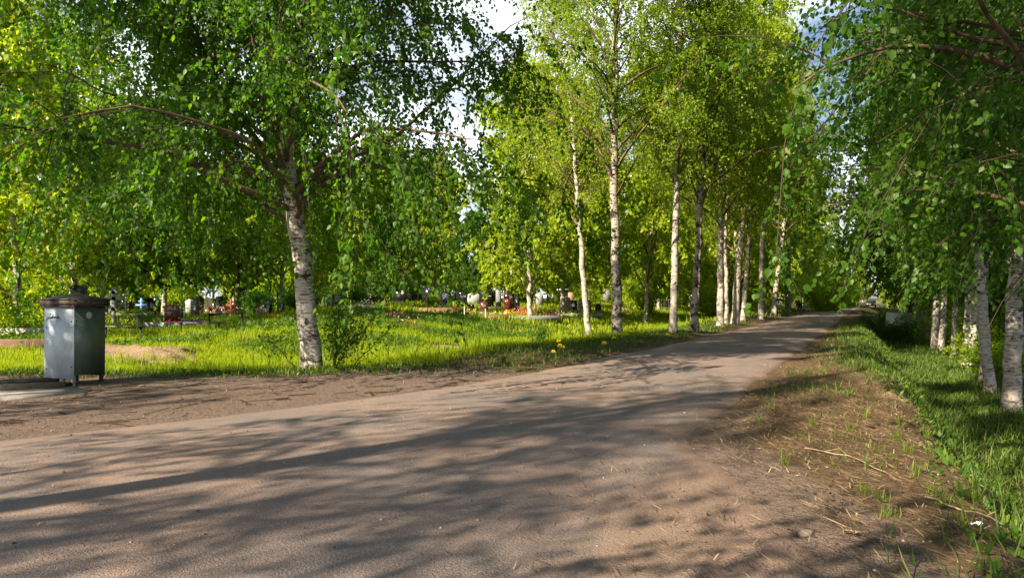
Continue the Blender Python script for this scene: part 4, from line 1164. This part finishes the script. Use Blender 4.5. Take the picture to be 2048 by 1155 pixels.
def flowers(label, px, Yd, r, h, cols, n=46, seed=0, lift=0.0, base=None):
    p = pos(px, Yd) if base is None else base
    g = np.random.default_rng(500 + seed)
    root = thing("flower_bouquet", label, "flowers", p + Vector((0, 0, lift)), 0, "bouquets of artificial flowers on the graves")
    for ci, c in enumerate(cols):
        mb = MB(); m = max(4, n // len(cols)); C = g.normal(0, 1, (m, 3)) * np.array([r * .5, r * .35, h * .28]) + np.array([0, 0, h * .55])
        if len(cols) > 1: C[:, 0] += (ci / (len(cols) - 1) - .5) * r * .8
        C[:, 2] = np.clip(C[:, 2], .04, h)
        k = 10; CC = np.repeat(C, k, 0)
        mb.leaves(CC, g.normal(0, 1, CC.shape), g.normal(0, 1, CC.shape), .032 + .022 * g.random(len(CC)), g.random(len(CC)), wid=.42)
        tag(mb.build("blooms", pcol(c, COLS[c]), root), c + " blooms")
    mb = MB(); m = 60
    P = g.normal(0, 1, (m, 3)) * np.array([r * .5, r * .35, h * .12]) + np.array([0, 0, h * .2]); P[:, 2] = np.abs(P[:, 2])
    mb.leaves(P, g.normal(0, 1, P.shape) + np.array([0, 0, .5]), g.normal(0, 1, P.shape), .09, g.random(m), wid=.25)
    mb.build("foliage", M['weed'], root)
def kerb(label, px, Yd, L, W, hgt_, mat='granite_grey', rz=0.0, fill=None):
    p = pos(px, Yd)
    root = thing("grave_kerb", label, "grave kerb", p, rz, "grave kerbs of the cemetery")
    t_ = .12
    z = hgt_ / 2 - .06; hh = hgt_ + .12
    mb = MB(); mb.box((0, -W / 2, z), (L, t_, hh)); mb.box((0, W / 2, z), (L, t_, hh)); mb.box((-L / 2 + t_ / 2, 0, z - .002), (t_, W - t_, hh)); mb.box((L / 2 - t_ / 2, 0, z - .002), (t_, W - t_, hh))
    mb.build("kerb_frame", M[mat], root)
    mb = MB(); mb.box((0, 0, hgt_ * .35 - .1), (L - 2 * t_, W - t_, hgt_ * .7 + .1)); mb.build("fill", M[fill or 'concrete'], root)
def table(label, px, Yd, L, h=.72, mat='iron', bench=False, rz=0.0, wd=.45):
    p = pos(px, Yd)
    nm, ct = ("bench", "bench") if bench else ("grave_table", "table")
    root = thing(nm, label, ct, p, rz, "benches and tables beside the graves")
    W = .28 if bench else wd
    mb = MB(); mb.box((0, 0, h), (L, W, .035)); mb.build("seat" if bench else "tabletop", M['wood_grey'] if mat == 'wood_grey' else M['oldwood'], root)
    for a_ in (-1, 1):
        mb = MB(); mb.box((a_ * (L / 2 - .08), 0, h / 2 - .06), (.05, .05, h + .06)); mb.box((a_ * (L / 2 - .08), 0, h - .03), (.05, W * .9, .03)); mb.build("leg", M[mat], root)

# graves: left part ------------------------------------------------
gravestone("wide low black stone behind the tap cabinet's roof", 130, 33, 1.7, 1.15, 'slab', 'granite_black', lines=3, cross=False)
gravestone("tall dark square-topped stone rising just above the tap cabinet's roof", 157, 36, .80, 1.75, 'slab', 'granite_black', lines=0, cross=False)
gravestone("dark brown-black arched stone with red flowers in front, left of the black table", 344, 29.5, .62, .80, 'arch', 'granite_red', lines=2, side=-1, rz=-.12)
gravestone("square black stone beyond the red and yellow bouquet", 290, 46, 1.05, 1.15, 'slab', 'granite_black', lines=0)
gravestone("dark gabled stone right of the square black stone", 311, 45, .6, 1.0, 'peak', 'granite_black', lines=2)
gravestone("tall blue-grey stele with pale portrait behind the left graves", 390, 48, .55, 1.15, 'slab', 'granite_grey', lines=1, portrait=(.12, .16, 0, .7))
gravestone("small black plaque-like stone with portrait and white frame", 356, 37, .55, .62, 'slab', 'granite_black', lines=1, portrait=(.06, .08, -.15, .7))
gravestone("low pale grey stone block left of the white framed plaque", 292, 35, .55, .5, 'slab', 'wood_grey', lines=0, cross=False)
gravestone("slim black stele with white lettering left of the big birch trunk", 562, 38, .42, 1.10, 'slab', 'granite_black', lines=5)
gravestone("rounded dark stele with pale edge next to the pink bouquet", 537, 32, .30, .62, 'arch', 'granite_black', lines=4)
gravestone("small dark stone left of the slim lettered stele", 424, 45, .4, .6, 'slab', 'granite_black', lines=1)
gravestone("grey carved stone in the bushes left of the big birch", 478, 47, .7, 1.05, 'wave', 'granite_grey', lines=2)
cross("large grey wooden cross right of the tap cabinet", 228, 33, 1.75, 'wood_grey', .16)
cross("small dark ornate cross beside the large grey wooden cross", 252, 36, 1.15, 'iron', .08)
cross("pale blue cross in front of the square black stone", 283, 37, 1.25, 'wood_blue', .10)
cross("thin grey cross left of the blue-grey stele", 370, 41, 1.0, 'wood_grey', .04)
cross("brown cross deep in the foliage left of the big birch", 462, 40, 1.15, 'wood_brown', .10)
flowers("red and yellow bouquet before the square black stone", 305, 43, .65, .4, ['red', 'orange', 'yellow'], 50, 1, .15)
flowers("red gladiolus bouquet in front of the dark arched stone", 349, 28.7, .22, .38, ['red', 'orange'], 34, 2)
flowers("pink small flowers at the foot of the red bouquet", 345, 28.5, .25, .16, ['pink'], 22, 3)
flowers("long bed of purple flowers right of the dark arched stone", 385, 29, .75, .24, ['purple', 'purple'], 90, 4)
flowers("heap of white and orange flowers on the black table", 440, 28, .75, .28, ['white', 'orange', 'white', 'red'], 90, 5, .55)
flowers("pink and white ball bouquet left of the big birch trunk", 522, 31, .22, .42, ['pink', 'white'], 40, 6, .1)
flowers("small dark red bouquet left of the big birch trunk near the rounded stele", 544, 30.5, .18, .20, ['red'], 14, 7)
flowers("tiny orange bouquet seen between leaves above the flower heap", 457, 41, .25, .2, ['orange'], 14, 8, .35)
kerb("brown kerb wall running off the photo's left edge", 10, 21.8, 4.2, .9, .30, 'curb_brown', .06)
kerb("black and white marbled kerb above the brown kerb wall", 45, 26.0, 3.0, 1.0, .34, 'marble', .0)
kerb("grey kerb around the purple flower bed", 372, 28.8, 2.8, .8, .22, 'granite_grey', .05)
kerb("pale kerb under the red and yellow bouquet", 318, 43, 2.8, .9, .28, 'granite_grey')
table("black table heaped with flowers", 452, 28, 1.35, .55, rz=.05)
table("grey wooden bench right of the tap cabinet", 247, 24.5, 1.3, .45, bench=True, mat='iron')
table("grey wooden table behind the bench near the tap cabinet", 240, 27.5, 1.45, .68, mat='wood_grey')
table("low dark bench in front of the purple flower bed", 400, 26.6, 1.5, .32, bench=True)
# right of the near birch --------------------------------------------
gravestone("pair-width low black stone right of the big birch", 678, 40, .75, .7, 'slab', 'granite_black', lines=2)
gravestone("tall black shouldered stone behind the white flowers", 740, 45, .62, 1.25, 'shoulder', 'granite_black', lines=3)
gravestone("dark low stone beside the tall shouldered one", 722, 43, .8, .72, 'slab', 'granite_black', lines=1)
gravestone("dark stone with two white portraits in the shade", 800, 47, .95, .95, 'slab', 'granite_black', lines=0, portrait=(.10, .13, .15, .75))
gravestone("dark stone half hidden by the round clipped shrub", 858, 48, .65, 1.05, 'slab', 'granite_black', lines=0)
gravestone("black gabled stone with a blue flower bunch at its foot", 889, 45, .80, 1.12, 'peak', 'granite_black', lines=3)
gravestone("rough pink stone with an oval opening behind the blue flower grave", 876, 56, .85, 1.85, 'wave', 'granite_pink', lines=0, cross=False, portrait=(.20, .30, 0, .72))
gravestone("brown stone left of the rough pink one", 857, 60, 1.0, 2.1, 'slab', 'wood_brown', lines=0, cross=False)
gravestone("small dark square stone right of the blue flower grave", 905, 52, .55, .95, 'slab', 'granite_black', lines=2)
gravestone("pale grey stone with white round ornament left of the black double stone", 914, 58, .65, 1.7, 'wave', 'marble', lines=0, cross=False)
gravestone("wide black double stone with curved top and white portraits", 973, 47, .95, 1.15, 'slant', 'granite_black', lines=1, side=1, portrait=(.05, .07, -.30, .8))
gravestone("small red-brown gabled stone in front of the black double stone", 968, 43, .50, .62, 'peak', 'granite_red', lines=2, cross=False)
gravestone("grey lettered stele right of the black double stone", 997, 48, .38, 1.2, 'slant', 'granite_grey', lines=5)
gravestone("small black curved stone left of the red-brown gabled one", 943, 42, .35, .42, 'arch', 'granite_black', lines=0)
gravestone("dark brown stone directly right of the brown cross", 1015, 45, .42, .82, 'slant', 'granite_red', lines=0)
gravestone("brown stone with pale figures left of the thin black stele", 1024, 48, .36, .88, 'slab', 'granite_red', lines=3)
gravestone("thin tall black stele with white oval portrait", 1034, 46, .34, 1.28, 'peak', 'granite_black', lines=0, portrait=(.08, .20, 0, .6))
gravestone("small black stele right of the pink and white flowers", 1059, 46, .30, .68, 'slant', 'granite_black', lines=2)
gravestone("dark stele behind the slim leaning birch, right side", 1178, 52, .32, .95, 'slant', 'granite_grey', lines=2)
gravestone("small black stone with white letters left of the slim leaning birch", 1147, 54, .55, .7, 'slab', 'granite_black', lines=3)
gravestone("reddish low stone right of the slim leaning birch", 1196, 56, .45, .55, 'slab', 'granite_red', lines=0)
gravestone("brown tall stone left of the small lettered black stone", 1141, 58, .40, 1.1, 'slab', 'granite_pink', lines=0)
for k, (px, mt, hh, lab) in enumerate([(1213, 'granite_grey', 1.25, "grey narrow stone first left of the rough-barked birch, far back"), (1222, 'granite_black', 1.2, "black narrow stone touching the rough-barked birch's left side, far back"),
        (1246, 'marble', 1.1, "white stone just right of the rough-barked birch, far back"), (1262, 'granite_black', 1.4, "black stele midway between the rough-barked birch and the wide gap"),
        (1275, 'granite_grey', 1.3, "grey stele with white top in the wide gap, far back"), (1297, 'granite_red', 1.0, "reddish stone in the wide gap of the row, far back"),
        (1315, 'granite_black', 1.2, "black stone left of the straight white birch, far back"), (1330, 'marble', 1.3, "white stone touching the straight white birch's left side"),
        (1372, 'granite_grey', 1.3, "grey stone seen between the straight white and dark patched birches"), (1410, 'marble', .9, "white stone right of the dark patched birch, far back"),
        (1424, 'granite_black', 1.0, "black stone left of the middle birches, far back"), (1560, 'marble', 1.5, "white stone seen between the last two birches of the left row"), (1598, 'granite_red', 1.3, "reddish stone right of the last dark birch, beside the far field")]):
    gravestone(lab, px, 78 + (k * 37 % 9), .7, hh, ['slab', 'peak', 'arch'][k % 3], mt, lines=0, cross=False)
cross("tall red-brown cross rising above the graves in the middle", 1009, 47, 2.05, 'wood_brown', .10, roof=True)
cross("orange-brown cross behind the pale ornament stone", 923, 60, 2.1, 'wood_brown', .12)
cross("white painted ornate cross above the pink flower heap", 1116, 60, 2.5, 'white_paint', .10)
cross("slim white cross in the bushes above the small lettered stone", 1126, 56, 2.0, 'white_paint', .06)
cross("tiny brown cross in the shade right of the shouldered stone", 776, 44, .85, 'wood_brown', .08)
cross("grey cross leaning in the wide gap of the left row", 1266, 66, 1.4, 'wood_grey', .08)
flowers("small dark-red bouquet right of the big birch trunk", 706, 40, .32, .22, ['magenta'], 26, 20, .12)
flowers("white and yellow bouquet before the tall shouldered stone", 733, 40, .55, .34, ['white', 'white', 'yellow'], 60, 21, .12)
flowers("pink and white wreath heap in the middle foreground of the graves", 781, 33, .55, .34, ['red', 'white', 'pink'], 80, 22, .08)
flowers("red and white wreath leaning down toward the grass", 812, 31.5, .42, .30, ['red', 'white', 'red'], 60, 23, .0)
flowers("bright blue bunch at the foot of the gabled black stone", 891, 44.4, .22, .2, ['blue'], 22, 24, .50)
flowers("orange bouquet right of the blue flower grave", 906, 42, .22, .18, ['orange'], 16, 25, .2)
flowers("small orange bouquet left of the black curved stone", 922, 41, .2, .18, ['orange', 'yellow'], 16, 26, .1)
flowers("yellow bouquet right below the small black curved stone", 939, 41, .4, .25, ['orange', 'yellow'], 32, 27, .08)
flowers("pale yellow bouquet right of the red-brown gabled stone", 982, 42, .4, .2, ['yellow', 'white'], 30, 28, .05)
flowers("yellow and orange bouquet before the brown stones", 1026, 43, .55, .28, ['yellow', 'orange'], 60, 29, .12)
flowers("large pink and peach bouquet left of the small black stele", 1049, 44, .55, .50, ['pink', 'orange', 'pink'], 80, 30, .12)
flowers("magenta and pink bouquet under the drooping birch", 1111, 45, .55, .42, ['magenta', 'pink', 'white'], 90, 31, .12)
flowers("white and orange small bouquet on the pale kerb", 1083, 43, .4, .22, ['orange', 'white'], 34, 32, .05)
flowers("white bouquet right of the magenta one near the slim leaning birch", 1134, 46, .4, .3, ['white'], 30, 33, .12)
flowers("pale red flowers in the wide gap right of the rough-barked birch", 1250, 62, .5, .3, ['white', 'pink'], 30, 34, .1)
kerb("dark kerb slab with grey stone end below the clipped shrub", 884, 40.5, 2.5, 1.2, .24, 'curb_brown')
kerb("long pale kerb under the row of bouquets", 1058, 43, 3.4, 1.2, .16, 'granite_grey')
kerb("pale kerb behind the slim leaning birch", 1150, 50, 3.6, 1.2, .16, 'granite_grey')
kerb("pale grey kerb below the white and yellow bouquet", 728, 39, 2.0, 1.0, .22, 'granite_grey')
kerb("low brown kerb right of the thin white posts", 990, 41, 1.6, .8, .18, 'curb_brown')
table("low dark bench between the thin white posts", 955, 40, 1.3, .30, bench=True)
table("small brown table behind the slim leaning birch", 1157, 51, .9, .55)
for lab, px in (("thin white post left of the low dark bench", 929), ("thin white post right of the low dark bench", 971)):
    p = pos(px, 39.5); o = thing("post", lab, "post", p, 0, "thin white posts before the graves")
    mb = MB(); mb.tube(np.array([[0, 0, -.1], [0, 0, .52]]), .025, 8); mb.build("shaft", M['white_paint'], o)
    mb = MB(); mb.lathe([(0, .545), (.03, .54), (.032, .52), (0, .52)], (0, 0, 0), 8); mb.build("cap", M['white_paint'], o)
# iron fences
def iron_fence(label, px, Yd, L, h, mat='iron', rz=0):
    p = pos(px, Yd); root = thing("iron_fence", label, "fence", p, rz, "low iron fences round the graves")
    n = int(L / .16)
    mb = MB()
    for k in (0, n): mb.tube(np.array([[-L / 2 + L * k / n, 0, -.1], [-L / 2 + L * k / n, 0, h + .06]]), .022, 6)
    mb.build("posts", M[mat], root)
    mb = MB()
    for z in (.1, h - .05): mb.tube(np.array([[-L / 2, .002, z], [L / 2, .002, z]]), .012, 5)
    for k in range(1, n): mb.tube(np.array([[-L / 2 + L * k / n, 0, .06], [-L / 2 + L * k / n, 0, h]]), .007, 4)
    mb.build("railing", M[mat], root)
iron_fence("low black iron fence before the grey grave kerb", 290, 31.5, 2.2, .5)
iron_fence("low iron fence in the shade right of the shouldered stone", 800, 42, 3.2, .55)
iron_fence("grey iron fence far back seen in the wide gap of the left row", 1290, 70, 5, .9, 'wood_grey')
iron_fence("grey iron fence far back left of the big birch trunk", 430, 50, 4, .8, 'wood_grey')

# ------------------------------------------------------------------ cars
M['car_white'] = simple("white_car_paint", (.62, .66, .70), .25, var=.05, spec=.6)
M['car_dark'] = simple("dark_car_paint", (.03, .03, .035), .25, var=.1, spec=.6)
M['glass'] = simple("car_glass", (.02, .025, .03), .05, var=.1, spec=.8)
M['tyre'] = simple("tyre_rubber", (.02, .02, .02), .9)
M['lamp'] = simple("car_lamp_glass", (.7, .7, .65), .2)
def car(label, p, rz, body):
    root = thing("parked_car", label, "car", p, rz, "parked cars")
    prof = [(-2.1, .35), (2.1, .35), (2.15, .7), (2.0, .85), (1.1, .95), (.45, 1.42), (-1.1, 1.45), (-1.85, .98), (-2.1, .9)]
    mb = MB(); mb.prism(prof, -.84, .84); mb.build("body", M[body], root)
    mb = MB(); mb.prism([(1.0, .97), (.42, 1.38), (-1.05, 1.40), (-1.65, 1.0)], -.848, .848); mb.build("side_windows", M['glass'], root)
    mb = MB(); mb.add(np.array([[1.09, -.72, .975], [1.09, .72, .975], [.49, .68, 1.405], [.49, -.68, 1.405]]), [[0, 1, 2, 3]]); mb.build("windscreen", M['glass'], root)
    for x in (-1.3, 1.3):
        for y in (-.8, .8):
            w_ = MB(); w_.lathe([(.0, -.11), (.24, -.11), (.32, -.08), (.32, .08), (.24, .11), (0, .11)], (0, 0, 0), 18)
            V_ = w_.v[-1]; w_.v[-1] = np.stack([V_[:, 0] + x, V_[:, 2] + y, V_[:, 1] + .32], 1); w_.build("wheel", M['tyre'], root)
    for y in (-.62, .62):
        mb = MB(); mb.box((2.14, y, .70), (.06, .34, .14)); mb.build("headlight", M['lamp'], root)
car("white parked car glimpsed through the shaded trunks beyond the right bank", pos(1800, 52) + Vector((0, 0, .25)), math.radians(62), 'car_white')
car("dark car standing at the far end of the road", pos(1742, 150), math.radians(-115), 'car_dark')
# understory of the wood: one bush copied in the gaps
ub = make_bush("leafy bush of the understory between the distant trees", Vector((0, 0, 0)), 2.2, 3.2, 900, 'leaf_yel', 9000, .17, "understory bushes of the distant wood")
g = np.random.default_rng(901); first = True
for Yk, n_ in ((62, 13), (78, 16), (98, 16)):
    for i_ in range(n_):
        px = -80 + 1700 * (i_ + g.random() * .8) / n_
        x = (px - 1024) / FPX * Yk
        if x - SL * Yk > -11: continue
        s_ = .7 + .6 * g.random(); loc = (x, Yk, H1(x, Yk) - .1)
        if first: ub.location = loc; ub.scale = (s_,) * 3; first = False
        else: dup(ub, loc, g.random() * 6.28, s_)
M['paper'] = simple("white_scrap", (.75, .75, .72), .7, var=.05)
mb = MB(); g = np.random.default_rng(31)
gx, gy = np.meshgrid(np.linspace(-.035, .035, 6), np.linspace(-.02, .02, 5))
V = np.stack([gx, gy, .012 + .008 * g.normal(0, 1, gx.shape)], -1).reshape(-1, 3)
i = (np.arange(4)[:, None] * 6 + np.arange(5)[None, :])
mb.add(V, np.stack([i, i + 1, i + 7, i + 6], -1).reshape(-1, 4))
o = mb.build("paper_scrap", M['paper']); o.location = at(1947, 1056) + Vector((0, 0, .02))
tag(o, "crumpled white scrap of paper on the right verge near the bottom corner", "litter")
# the crowd of far graves, bouquets
g = np.random.default_rng(950)
for i_ in range(44):
    px = 215 + 960 * (i_ + g.random() * .8) / 44
    if 585 < px < 650: continue
    Yk = 49 + 14 * g.random()
    mt = g.choice(['granite_black', 'granite_black', 'granite_grey', 'granite_red', 'marble'])
    if g.random() < .22:
        c_ = cross("small distant grave cross among the crowded far headstones", px, Yk, 1.2 + .7 * g.random(), str(g.choice(['wood_brown', 'wood_grey', 'iron'])), .09)
        c_["group"] = "crowded far graves at the foot of the wood"
    else:
        gs = gravestone("small distant headstone in the crowded rows at the foot of the wood", px, Yk, .45 + .5 * g.random(), .7 + .65 * g.random(),
                        str(g.choice(['slab', 'arch', 'peak', 'shoulder', 'slant', 'wave'])), str(mt), lines=2 if g.random() < .5 else 0, cross=bool(g.random() < .5))
        gs["group"] = "crowded far graves at the foot of the wood"
for i_ in range(16):
    px = 225 + 940 * (i_ + g.random()) / 16
    if 590 < px < 650: continue
    flowers("tiny distant spray of flowers among the crowded far headstones", px, 46 + 10 * g.random(), .3 + .25 * g.random(), .25,
            [str(k) for k in g.choice(['red', 'white', 'pink', 'orange', 'yellow', 'purple'], 2)], 24, 60 + i_, .12)
